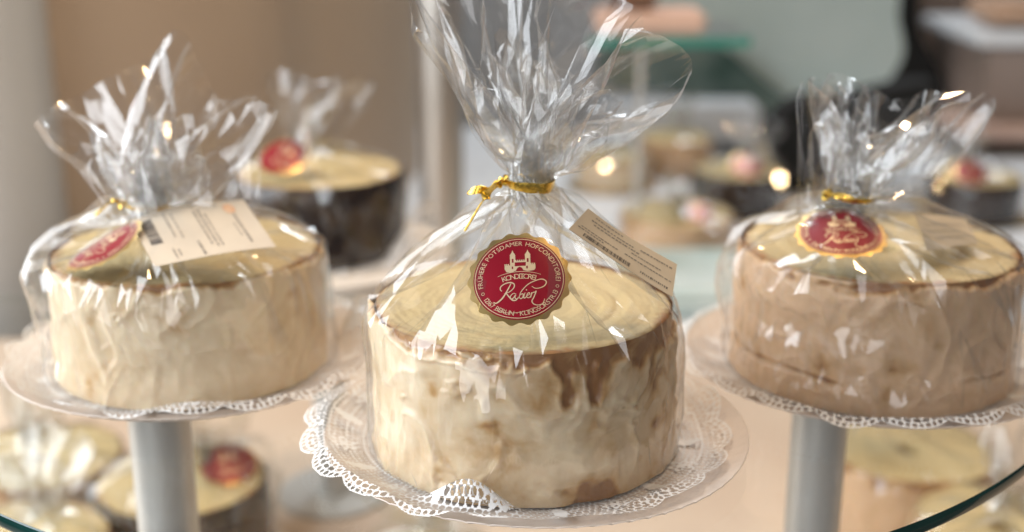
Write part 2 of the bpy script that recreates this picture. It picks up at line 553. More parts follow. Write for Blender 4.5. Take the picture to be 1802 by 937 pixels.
def make_bag(R, H, neck, mouth, n_fold, seed, waves=6, nu=48, iters=(220, 70, 30), crumple=1.0, slack=0.0062, cap=0.022):
    """film tube over a cake, tied at the neck and fanned out above it.
    neck: (x,y,z) local to the cake's base centre; mouth: closed loop of local points the open edge runs through"""
    rng = np.random.default_rng(seed)
    neck = np.asarray(neck, float)
    Rf = R + slack
    circ = 2 * math.pi * Rf
    hu = circ / nu
    slant = math.hypot(Rf - 0.012, neck[2] - H) * 1.02
    s_neck = H + slant
    nb = int(round(s_neck / hu))            # rows up to the neck
    nr_ = max(4, int(round(0.115 / hu)))    # rows of the ruff
    nv = nb + nr_ + 1
    X = None
    for lev in range(len(iters)):
        th = np.linspace(0, 2 * np.pi, nu, endpoint=False) - np.pi / 2      # starts at the camera side
        tgt = open_loop(mouth, circ, nu, waves, seed, cap)
        hb = s_neck / nb
        # the film's length above the neck, column by column: straight rays from the tie to the edge
        up = np.linalg.norm(tgt - neck, axis=1) * 1.015
        hv = np.full((nv - 1, nu), hb)
        hv[nb:] = (up / nr_)[None, :]
        s = np.arange(nv) * hb
        if X is None:
            X = np.zeros((nv, nu, 3))
            for i in range(nv):
                if i <= nb:
                    si = s[i]
                    if si <= H:
                        X[i] = np.stack([Rf * np.cos(th), Rf * np.sin(th), si + 0 * th], -1)
                        continue
                    t = (si - H) / (s_neck - H)
                    r = Rf * (1 - t) + 0.011 * t
                    wig = 0.5 * t * np.sin(n_fold * th + 0.5)
                    rr = r * (1 + 0.22 * t * np.sin(n_fold * th + 1.0 + np.sin(2 * th)))
                    X[i] = np.stack([neck[0] * t + rr * np.cos(th + wig * 0.4), neck[1] * t + rr * np.sin(th + wig * 0.4), H + (neck[2] - H) * t ** 1.1 + 0 * th], -1)
                else:
                    q = (i - nb) / nr_
                    base = neck + np.stack([0.009 * np.cos(th), 0.009 * np.sin(th), 0 * th], -1)
                    X[i] = base * (1 - q) + tgt * q
            X += rng.normal(0, 0.0010, X.shape) * (s > H * 0.8)[:, None, None]
        else:
            k = X.shape[0]
            U = np.zeros((k, nu, 3))
            U[:, 0::2] = X
            U[:, 1::2] = 0.5 * (X + np.roll(X, -1, axis=1))
            W = np.zeros((nv, nu, 3))
            W[0::2] = U
            W[1::2] = 0.5 * (U[1:] + U[:-1])
            X = W
        lm = np.linalg.norm(np.diff(np.r_[tgt, tgt[:1]], axis=0), axis=1).sum() / nu
        q_r = np.clip((np.arange(nv) - nb) / nr_, 0, 1) ** 0.6
        G = relax_edges(nv, nu, (hu * (1 - q_r) + min(hu, lm) * q_r)[:, None], hv)
        P = X.reshape(-1, 3)
        ties = [nb] if lev == 0 else list(range(nb - lev, nb + lev + 1))
        bottom = np.stack([(Rf - 0.001) * np.cos(th), (Rf - 0.001) * np.sin(th), 0.001 + 0 * th], -1)
        nit = iters[lev]
        for it in range(nit):
            for a, b, rest, k, bend in G:
                dv = P[b] - P[a]
                L = np.sqrt((dv * dv).sum(1)) + 1e-9
                if bend:
                    e = np.where(L < rest * 0.93, (L - rest * 0.93) / L, 0.0)
                    kk = k
                else:
                    e = (L - rest) / L
                    kk = np.where(e > 0, k, k * 0.5)
                c = dv * (0.5 * kk * e)[:, None]
                P[a] += c
                P[b] -= c
            Q = P.reshape(nv, nu, 3)
            for r_i in ties:
                dxy = Q[r_i, :, :2] - neck[:2]
                rr = np.linalg.norm(dxy, axis=1) + 1e-9
                Q[r_i, :, :2] = neck[:2] + dxy * np.minimum(1.0, 0.0115 / rr)[:, None]
                Q[r_i, :, 2] += (neck[2] + (r_i - nb) * hb * 0.9 - Q[r_i, :, 2]) * 0.6
            Q[-1] += (tgt - Q[-1]) * (0.3 if it < nit * 0.8 else 0.1)
            Q[0] = bottom
            rho = np.hypot(P[:, 0], P[:, 1]) + 1e-9
            g = 0.0028
            inside = (rho < R + g) & (P[:, 2] < H + g)
            pr, pz = R + g - rho, H + g - P[:, 2]
            side = inside & (pr <= pz)
            top = inside & ~side
            P[side, 0] *= (R + g) / rho[side]
            P[side, 1] *= (R + g) / rho[side]
            P[top, 2] = H + g
            P[:, 2] = np.maximum(P[:, 2], 0.0006)
        X = P.reshape(nv, nu, 3)
        if lev < len(iters) - 1:
            nu, nv, hu, nb, nr_ = nu * 2, nv * 2 - 1, hu / 2, nb * 2, nr_ * 2
    # twice as fine again, for crisp folds
    k = X.shape[0]
    U = np.zeros((k, nu * 2, 3))
    U[:, 0::2] = X
    U[:, 1::2] = 0.5 * (X + np.roll(X, -1, axis=1))
    W = np.zeros((2 * k - 1, nu * 2, 3))
    W[0::2] = U
    W[1::2] = 0.5 * (U[1:] + U[:-1])
    X, nu, nv, nb = W, nu * 2, 2 * k - 1, nb * 2
    # flat little facets, sharp folds between them
    du = np.roll(X, -2, 1) - np.roll(X, 2, 1)
    dv = np.gradient(X, axis=0)
    n = np.cross(du, dv)
    n /= np.linalg.norm(n, axis=2)[..., None] + 1e-9
    row = np.arange(nv)[:, None] / nb
    uu = np.arange(nu)[None, :] / nu
    # broad panels, middling creases, fine crackle; near the tie the creases run lengthwise
    f1, f2, f3 = facets(nv, nu, 20, seed + 1, 1.6), facets(nv, nu, 11, seed + 2, 2.0), 0.0
    g1, g2 = facets(nv, nu, 7, seed + 4, 7.0), facets(nv, nu, 4, seed + 5, 6.0)
    patch = np.clip(0.75 + 1.2 * fbm(np.stack([np.cos(uu * 6.283) * 2.2 + 0 * row, np.sin(uu * 6.283) * 2.2 + 0 * row, row * 4.0 + seed + 0 * uu], -1), 2), 0.2, 1.5)
    side = np.clip((0.46 - row) / 0.04, 0, 1)           # flank of the cake: pushed outward only
    ruff = np.clip((row - 1.0) / 0.08, 0, 1)
    h_side = 0.0021 * np.clip(f1 + 0.3, -0.4, 1.4) + 0.0010 * f2 + 0.0013 * g1
    h_top = 0.0013 * f1 + 0.0006 * f2 + 0.0012 * g1
    h_ruff = 0.0028 * f1 + 0.0014 * f2 + 0.0016 * g1
    h = (h_side * side + h_top * (1 - side) * (1 - ruff) + h_ruff * ruff) * patch * np.clip(row / 0.05, 0, 1)
    h = h + (0.0014 * g1 + 0.0010 * g2) * np.exp(-((row - 1.0) / 0.30) ** 2)
    return X + n * (h * crumple)[..., None], nb


def flatten_behind(X, c, nrm, ux, uy, hx, hy, gap=0.0006, ellipse=True):
    """film lies flat under a sticker"""
    P = X.reshape(-1, 3)
    q = P - c
    a, b, d = q @ ux, q @ uy, q @ nrm
    if ellipse:
        k = np.hypot(a / hx, b / hy)
    else:
        k = np.maximum(np.abs(a) / hx, np.abs(b) / hy)
    near = (d > -0.03) & (k < 1.35)
    wgt = np.clip((1.35 - k) / 0.3, 0, 1)
    tgt = np.minimum(d, -gap)
    P[near] += nrm[None, :] * ((tgt - d) * wgt)[near][:, None]
    near2 = (d > -0.02) & (k < 1.0)
    P[near2] += nrm[None, :] * ((-gap - np.maximum(d, -0.02)) * 0.0)[near2][:, None]


# ------------------------------------------------------------------ lettering
_glyphs = {}


def glyph(ch):
    if ch in _glyphs:
        return _glyphs[ch]
    cu = bpy.data.curves.new('glyph', 'FONT')
    cu.body = ch
    cu.size = 1.0
    cu.resolution_u = 3
    ob = bpy.data.objects.new('glyph', cu)
    col.objects.link(ob)
    dg = bpy.context.evaluated_depsgraph_get()
    me = bpy.data.meshes.new_from_object(ob.evaluated_get(dg))
    v = np.array([tuple(x.co) for x in me.vertices]).reshape(-1, 3)
    f = [list(p.vertices) for p in me.polygons]
    bpy.data.objects.remove(ob)
    bpy.data.curves.remove(cu)
    bpy.data.meshes.remove(me)
    _glyphs[ch] = (v, f)
    return v, f


class Mesh2D:
    def __init__(s):
        s.v, s.f, s.n = [], [], 0

    def put(s, v, f):
        v = np.asarray(v, float)
        s.v.append(v)
        s.f += [[i + s.n for i in q] for q in f]
        s.n += len(v)

    def poly(s, pts):
        s.put([(x, y, 0) for x, y in pts], [list(range(len(pts)))])

    def stroke(s, pts, wd, n=6, smooth=True):
        P = catmull(pts, n) if smooth else np.asarray(pts, float)
        T = np.gradient(P, axis=0)
        T /= np.linalg.norm(T, axis=1)[:, None] + 1e-9
        Nn = np.stack([-T[:, 1], T[:, 0]], -1)
        t = np.linspace(0, 1, len(P))
        ww = wd * (0.55 + 0.45 * np.sin(np.pi * t)) if smooth else wd * np.ones(len(P))
        a, b = P + Nn * ww[:, None] / 2, P - Nn * ww[:, None] / 2
        k = len(P)
        V = np.r_[a, b]
        s.put(np.c_[V, np.zeros(len(V))], [[k + i, k + i + 1, i + 1, i] for i in range(k - 1)])

    def ring(s, r0, r1, n=96, fn=None):
        th = np.linspace(0, 2 * np.pi, n, endpoint=False)
        a = np.stack([r0 * np.cos(th), r0 * np.sin(th), 0 * th], -1)
        b = np.stack([r1 * np.cos(th), r1 * np.sin(th), 0 * th], -1)
        s.put(np.r_[a, b], [[i, (i + 1) % n, n + (i + 1) % n, n + i][::-1] for i in range(n)])

    def arc_text(s, text, size, r, a0, a1, bottom=False):
        """letters from angle a0 to a1 (degrees), tops outward, or inward for the lower line"""
        adv = []
        for ch in text:
            if ch == ' ':
                adv.append(0.38)
            else:
                v, _ = glyph(ch)
                adv.append(v[:, 0].max() - v[:, 0].min() + 0.16 if len(v) else 0.3)
        tot = sum(adv)
        x = 0.0
        for ch, ad in zip(text, adv):
            a = rad(a0 + (a1 - a0) * (x + ad / 2) / tot)
            x += ad
            if ch == ' ':
                continue
            v, f = glyph(ch)
            if not len(v):
                continue
            q = v.copy()
            q[:, 0] -= (q[:, 0].max() + q[:, 0].min()) / 2
            q[:, 0] *= size
            q[:, 1] *= size
            if bottom:
                ex = np.array([-math.sin(a), math.cos(a)])
                ey = np.array([-math.cos(a), -math.sin(a)])
                o = np.array([math.cos(a), math.sin(a)]) * (r + size * 0.36)
            else:
                ex = np.array([math.sin(a), -math.cos(a)])
                ey = np.array([math.cos(a), math.sin(a)])
                o = np.array([math.cos(a), math.sin(a)]) * (r - size * 0.36)
            w2 = o + q[:, 0:1] * ex + q[:, 1:2] * ey
            s.put(np.c_[w2, np.zeros(len(w2))], f)


def zpt(x, y):
    """tracing coordinates of the sticker -> unit disc"""
    return ((x - 590) / 490.0, -(y - 470) / 395.0)


def seal_parts():
    L = {}
    g = Mesh2D()
    th = np.linspace(0, 2 * np.pi, 288, endpoint=False)
    rr = 0.968 + 0.030 * np.cos(18 * th)
    rings = [0.0] + [0.25, 0.5, 0.75, 0.92, 1.0]
    V = [[0, 0, 0]]
    Fc = []
    n = len(th)
    for k in rings[1:]:
        V += [[k * r * math.cos(t), k * r * math.sin(t), 0] for r, t in zip(rr, th)]
    Fc += [[0, 1 + i, 1 + (i + 1) % n] for i in range(n)]
    for k in range(len(rings) - 2):
        o = 1 + k * n
        Fc += [[o + i, o + n + i, o + n + (i + 1) % n, o + (i + 1) % n] for i in range(n)]
    g.put(V, Fc)
    L['gold_backing'] = (g, 0.0, 'gold')
    r = Mesh2D()
    n = 96
    th = np.linspace(0, 2 * np.pi, n, endpoint=False)
    V = [[0, 0, 0]]
    Fc = [[0, 1 + i, 1 + (i + 1) % n] for i in range(n)]
    ks = [0.2, 0.4, 0.6, 0.8, 0.872]
    for k in ks:
        V += [[k * math.cos(t), k * math.sin(t), 0] for t in th]
    for k in range(len(ks) - 1):
        o = 1 + k * n
        Fc += [[o + i, o + n + i, o + n + (i + 1) % n, o + (i + 1) % n] for i in range(n)]
    r.put(V, Fc)
    L['red_field'] = (r, 0.00012, 'red')
    q = Mesh2D()
    q.ring(0.848, 0.834)
    L['gold_ring'] = (q, 0.0002, 'print_gold')
    t = Mesh2D()
    t.arc_text('FRÜHERE POTSDAMER HOFCONDITOREI', 0.135, 0.745, 193, -7)
    t.arc_text('12167 BERLIN · KLINGSORSTR.13', 0.135, 0.745, 211, 338, True)
    for a in (202, -15):
        c = np.array([math.cos(rad(a)), math.sin(rad(a))]) * 0.745
        hexa = [(c[0] + 0.03 * math.cos(rad(b)), c[1] + 0.03 * math.sin(rad(b))) for b in range(0, 421, 60)]
        t.stroke(hexa, 0.011, smooth=False)
    L['rim_lettering'] = (t, 0.0002, 'print_gold')
    k = Mesh2D()
    cr = 1.15
    cc = (0.01, 0.115 - cr)
    sub = Mesh2D()
    sub.arc_text('KONDITOREI', 0.155, cr - 0.085, 90 + 17.5, 90 - 17.5)
    for v in sub.v:
        v[:, 0] += cc[0]
        v[:, 1] += cc[1]
    k.v, k.f, k.n = sub.v, sub.f, sub.n
    k.stroke([(cc[0] + cr * math.cos(rad(a)), cc[1] + 0.012 + cr * math.sin(rad(a))) for a in np.linspace(111, 69, 12)], 0.013)
    for i in range(9):
        if i == 4:
            continue
        x = -0.09 + 0.022 * i
        k.poly([(x, -0.03), (x + 0.014, -0.03), (x + 0.014, -0.012), (x, -0.012)])
    k.stroke([zpt(*p) for p in [(348, 718), (440, 748), (540, 758), (640, 748), (730, 720)]], 0.011)
    L['name_lettering'] = (k, 0.0002, 'print_gold')
    e = Mesh2D()

    def zp(*pts):
        e.poly([zpt(*p) for p in pts])
    # towers with windows left open, cut as strips
    for x0 in (512, 653):
        x1 = x0 + 50
        xm = (x0 + x1) / 2
        zp((x0 - 4, 278), (x1 + 4, 278), (xm + 8, 252), (xm, 232), (xm - 8, 252))
        zp((x0, 340), (x0 + 17, 340), (x0 + 17, 278), (x0, 278))
        zp((x1 - 17, 340), (x1, 340), (x1, 278), (x1 - 17, 278))
        zp((x0 + 17, 308), (x1 - 17, 308), (x1 - 17, 278), (x0 + 17, 278))
    # curtain wall between and the base with a gate
    zp((562, 340), (653, 340), (653, 330), (562, 330))
    for x in range(562, 650, 17):
        zp((x, 330), (x + 10, 330), (x + 10, 319), (x, 319))
    zp((512, 373), (703, 373), (703, 340), (512, 340))
    for x0, x1 in ((460, 512), (703, 748)):
        zp((x0, 395), (x1, 395), (x1, 362), (x0, 362))
        for x in range(x0, x1 - 8, 16):
            zp((x, 362), (x + 10, 362), (x + 10, 350), (x, 350))
    zp((462, 395), (525, 395), (525, 425), (478, 420))
    zp((512, 395), (527, 395), (527, 373), (512, 373))
    zp((540, 418), (565, 410), (580, 388), (600, 378), (600, 373), (540, 373))
    zp((600, 378), (622, 388), (636, 410), (662, 416), (662, 373), (600, 373))
    zp((525, 425), (540, 421), (540, 395), (525, 395))
    zp((677, 418), (735, 412), (748, 395), (677, 395))
    zp((677, 395), (703, 395), (703, 373), (677, 373))
    zp((662, 416), (677, 418), (677, 396), (662, 396))
    L['castle_emblem'] = (e, 0.0002, 'print_gold')
    s = Mesh2D()
    for st, wd in [
        ([(430, 575), (415, 560), (422, 535), (462, 514), (512, 508), (545, 524), (540, 555), (500, 585), (452, 597)], 0.020),
        ([(517, 515), (482, 570), (440, 625), (402, 655), (372, 668), (348, 657)], 0.026),
        ([(468, 593), (492, 622), (522, 652), (552, 658), (580, 640)], 0.024),
        ([(562, 608), (535, 600), (508, 622), (512, 642), (532, 640), (556, 614), (550, 636), (564, 646), (588, 630)], 0.018),
        ([(588, 640), (606, 592), (672, 532), (748, 500), (808, 490), (842, 510), (830, 540), (792, 560), (742, 566), (708, 548)], 0.019),
        ([(590, 634), (602, 648), (622, 634), (626, 612), (612, 608), (600, 618)], 0.018),
        ([(644, 598), (630, 634), (640, 643), (656, 630)], 0.019),
        ([(653, 580), (661, 574)], 0.024),
        ([(660, 626), (686, 612), (680, 600), (664, 612), (658, 634), (678, 642), (700, 622)], 0.017),
        ([(706, 598), (692, 642)], 0.020),
        ([(694, 624), (716, 600), (732, 598), (746, 590), (722, 640), (704, 670), (720, 694), (760, 703), (802, 690), (822, 652)], 0.019)]:
        s.stroke([zpt(*p) for p in st], wd * 1.15)
    L['signature'] = (s, 0.0002, 'print_gold')
    return L


SEAL = seal_parts()


def frame(nrm, up, roll):
    n = np.asarray(nrm, float)
    n /= np.linalg.norm(n)
    ux = np.cross(up, n)
    ux /= np.linalg.norm(ux)
    uy = np.cross(n, ux)
    c, s = math.cos(rad(roll)), math.sin(rad(roll))
    return n, c * ux + s * uy, -s * ux + c * uy


def put_seal(parent, c, nrm, roll, R, bend=6.0, fold=0.0, full=True):
    n, ux, uy = frame(nrm, (0, 0, 1), roll)
    base = None
    for name, (m2, dz, mat) in SEAL.items():
        if not full and name in ('rim_lettering', 'name_lettering', 'gold_ring'):
            continue
        v = np.concatenate(m2.v) * R
        zz = -bend * v[:, 0] ** 2 - 0.25 * bend * v[:, 1] ** 2 + dz
        if fold:
            zz = zz + fold * np.cos(v[:, 0] * 190 + 0.8) * 0.002 - fold * 2.2 * np.abs(v[:, 1]) ** 1.3
        p = c + v[:, 0:1] * ux + v[:, 1:2] * uy + zz[:, None] * n
        if base is None:
            base = add('seal', p, m2.f, M[mat], parent)
        else:
            add(name, p, m2.f, M[mat], base)
    return base


def put_label(parent, corners, bow, rows, bars, mats=('label_paper', 'ink', 'grey_ink')):
    """corners: top-left, top-right, bottom-right, bottom-left (world); rows: (v, u0, u1, height); bars: (u0,u1,v0,v1,count,along)"""
    a, b, c, d = [np.asarray(p, float) for p in corners]
    n = np.cross(b - a, d - a)
    n /= np.linalg.norm(n)
    if n @ (CAM - a) < 0:
        n = -n

    def P(u, v, off=0.0):
        u, v = np.asarray(u, float), np.asarray(v, float)
        q = (a * ((1 - u) * (1 - v))[..., None] + b * (u * (1 - v))[..., None] + c * (u * v)[..., None] + d * ((1 - u) * v)[..., None])
        z = bow * (np.sin(np.pi * u) + 0.25 * np.sin(5 * u + 3 * v)) + off
        return q + z[..., None] * n
    U, V = np.meshgrid(np.linspace(0, 1, 17), np.linspace(0, 1, 7))
    v1 = P(U, V).reshape(-1, 3)
    v2 = P(U, V, -0.00025).reshape(-1, 3)
    f = grid_faces(7, 17, False)
    ob = add('price_label', np.r_[v1, v2], np.r_[f, f[:, ::-1] + len(v1)], M[mats[0]], parent)
    rnd = random.Random(3)
    m = Mesh2D()
    for (v, u0, u1, hh) in rows:
        u = u0
        while u < u1:
            l = rnd.uniform(0.010, 0.032)
            q = P(np.array([u, u + l, u + l, u]), np.array([v, v, v + hh, v + hh]), 0.00015)
            m.put(q, [[0, 1, 2, 3]])
            u += l + rnd.uniform(0.006, 0.014)
    if m.n:
        add('print_lines', np.concatenate(m.v), m.f, M[mats[2]], ob)
    m = Mesh2D()
    for (u0, u1, v0, v1_, cnt, along) in bars:
        for i in range(cnt):
            t0 = i / cnt
            t1 = t0 + rnd.choice([0.3, 0.5, 0.7]) / cnt
            if along == 'u':
                q = P(np.array([u0 + (u1 - u0) * t0, u0 + (u1 - u0) * t1] * 2)[[0, 1, 1, 0]], np.array([v0, v0, v1_, v1_]), 0.00015)
            else:
                q = P(np.array([u0, u1, u1, u0]), np.array([v0 + (v1_ - v0) * t0, v0 + (v1_ - v0) * t0, v0 + (v1_ - v0) * t1, v0 + (v1_ - v0) * t1]), 0.00015)
            m.put(q, [[0, 1, 2, 3]])
    if m.n:
        add('barcode', np.concatenate(m.v), m.f, M[mats[1]], ob)
    return ob, n


# ------------------------------------------------------------------ cake
def make_cake(base, R, H, label, icing='icing', seed=0, thin_right=0.0, band=0.0, fine=True, cover=0.74, soft=0.42, edge0=0.968, rim=0.9, tone=0.0):
    t = thing('ring_cake', base, label, 'cake')
    nth = 440 if fine else 96
    th = np.linspace(0, 2 * np.pi, nth, endpoint=False)
    b = np.asarray(base, float)
    # sponge: flank, rounded shoulder, ringed top with the spit hole
    prof, crust = [], []
    for z in np.linspace(0, H - 0.003, 24 if fine else 8):
        prof.append((R - 0.001, z)); crust.append(1.0)
    for a in (20, 45, 70):
        prof.append((R - 0.004 + 0.003 * math.cos(rad(a)), H - 0.003 + 0.003 * math.sin(rad(a)))); crust.append(0.95 - a * 0.006)
    for r in np.linspace(R - 0.005, 0.013, 64 if fine else 10):
        prof.append((r, H - 0.0030 * ((R - r) / R))); crust.append(max(0.0, 0.42 - (R - 0.005 - r) * 70))
    prof += [(0.0122, H - 0.005), (0.012, H * 0.5), (0.012, 0.002)]
    crust += [0.4, 0.5, 0.5]

    def warp(V, th):
        rho = np.hypot(V[..., 0], V[..., 1])
        p = V * 38 + seed * 7.7
        k = fbm(p, 4)
        dr = 0.0018 * k + 0.0016 * vnoise(V * 20 + seed * 2.0) * np.clip(rho / R - 0.6, 0, 0.4) * 2.5
        V2 = V.copy()
        V2[..., 0] += dr * V[..., 0] / (rho + 1e-6)
        V2[..., 1] += dr * V[..., 1] / (rho + 1e-6)
        rn = rho + 0.003 * vnoise(V * 22 + 3)
        topm = np.clip((V[..., 2] - (H - 0.0045)) / 0.002, 0, 1)
        V2[..., 2] += topm * (0.00008 * np.sin(rn * 1250) + 0.0006 * vnoise(np.stack([rn * 160, np.arctan2(V[..., 1], V[..., 0]) * 0.8, 0 * rn], -1)) + (0.0026 * k + 0.0016 * fbm(V * 90 + 3, 2)) * np.clip((rho - R * 0.86) / (R * 0.14), 0, 1))
        return V2
    v, f = lathe(prof, nth, b, warp)
    cr = np.repeat(np.array(crust), nth)
    add('sponge', v, f, M['sponge'], t, attrs={'crust': cr})
    # icing: an uneven glaze that breaks off below the rim and in thin places
    nz = 96 if fine else 16
    zs = np.linspace(0.0005, 1.0, nz)
    TH, ZZ = np.meshgrid(th, zs)
    e = np.stack([np.cos(TH) * R, np.sin(TH) * R, ZZ * H], -1)
    wp = np.stack([vnoise(e * 34 + 2.2 + seed), vnoise(e * 34 + 8.8 + seed), vnoise(e * 34 + 15.1 + seed)], -1)
    n1 = fbm(e * 30 + wp * 0.9 + seed * 3.1, 4)
    n2 = fbm(e * np.array([95, 95, 60]) + 9.1 + seed, 3)
    thick = cover + 1.0 * n1 + 0.30 * n2
    if icing == 'chocolate':
        thick = 0.9 + 0.3 * n1
    thick = thick - thin_right * np.clip(np.cos(TH + 0.15), 0, 1) ** 1.5 * (0.15 + 0.75 * ZZ)
    if band:
        thick = thick - 1.3 * band * np.exp(-((ZZ - 0.22 - 0.05 * vnoise(e * 30)) / 0.028) ** 2) * np.clip(0.9 + 0.9 * vnoise(e * 25 + 4), 0, 1)
    thick = thick - rim * np.exp(-((ZZ - 0.95) / 0.07) ** 2) * np.clip(0.5 + 1.6 * fbm(e * 45 + 50 + seed, 3), 0, 1.2)
    edge = edge0 + 0.10 * fbm(np.stack([np.cos(TH) * 4.5, np.sin(TH) * 4.5, 0 * TH + seed], -1), 4)
    # the glaze has a body of its own: full where it lies, a crisp lip where it stops
    stop = np.clip((edge - ZZ) / 0.035, -1, 1)
    body = np.clip((thick + 0.06) / soft, 0, 1) * np.clip(stop + 0.15, 0, 1)
    body = body * body * (3 - 2 * body)
    lip = np.exp(-((thick - 0.36) / 0.10) ** 2) * body
    ridge = np.clip(1 - np.abs(fbm(e * np.array([40, 40, 30]) + wp * 0.6 + 5.5 + seed, 3)) * 2.4, 0, 1) ** 2
    foot = np.exp(-(ZZ / 0.06) ** 2)
    off = -0.0004 + 0.0021 * body + 0.0009 * lip + 0.0015 * ridge * body + 0.0012 * foot
    off = off + 0.0010 * np.clip(fbm(e * np.array([70, 70, 26]) + 31 + seed, 2), 0, 1) * body
    off = off + 0.0016 * vnoise(e * 20 + seed * 2.0)
    tt = np.clip(0.55 * body + 0.30 * np.clip(n1 + 0.5, 0, 1) * body + 0.25 * ridge * body, 0, 1)
    spots = np.clip(fbm(e * 70 + 71 + seed, 2) - 0.24, 0, 1) * 1.5
    tt = np.clip(tt + tone - spots - thin_right * 0.42 * np.clip(np.cos(TH + 0.45), 0, 1) * (0.6 + 0.6 * fbm(e * 26 + 13, 3)), 0, 1)
    rr = R + off
    V = np.stack([rr * np.cos(TH), rr * np.sin(TH), ZZ * H], -1)
    add('icing', V.reshape(-1, 3) + b, grid_faces(nz, nth), M[icing], t, attrs={'thick': np.clip(tt, 0, 1)})
    return t


# ------------------------------------------------------------------ paper plate and doily
def plate_z(r, R):
    """height of the plate's face at radius r"""
    k = np.clip((r - R * 0.80) / (R * 0.20), 0, 1)
    return 0.0016 + 0.0095 * k ** 1.4


def make_plate(c, R, label):
    prof = [(r, plate_z(r, R)) for r in np.r_[0.0005, np.linspace(R * 0.3, R * 0.79, 4), np.linspace(R * 0.8, R, 12)]]
    prof += [(R + 0.0004, plate_z(R, R) - 0.0004)]
    prof += [(r - 0.0003, plate_z(r, R) - 0.0008) for r in np.r_[np.linspace(R, R * 0.8, 8), R * 0.5, 0.0005]]
    n = 540

    def crimp(V, th):
        rho = np.hypot(V[..., 0], V[..., 1])
        k = np.clip((rho - R * 0.84) / (R * 0.16), 0, 1)
        # pressed pleats round the rim
        ph = (th * 72 / (2 * np.pi) + 0.25 * np.sin(5 * th)) % 1.0
        d = np.exp(-((ph - 0.5) / 0.10) ** 2)
        V[..., 2] -= 0.00055 * k * d[None, :]
        V[..., 2] += 0.0011 * k * np.sin(3 * th + 0.6)[None, :]
        return V
    v, f = lathe(prof, n, c, crimp)
    o = add('paper_plate', v, f, M['board'], None, loc=c, sharp=50)
    return tag(o, label, 'plate', 'round white paper plates')


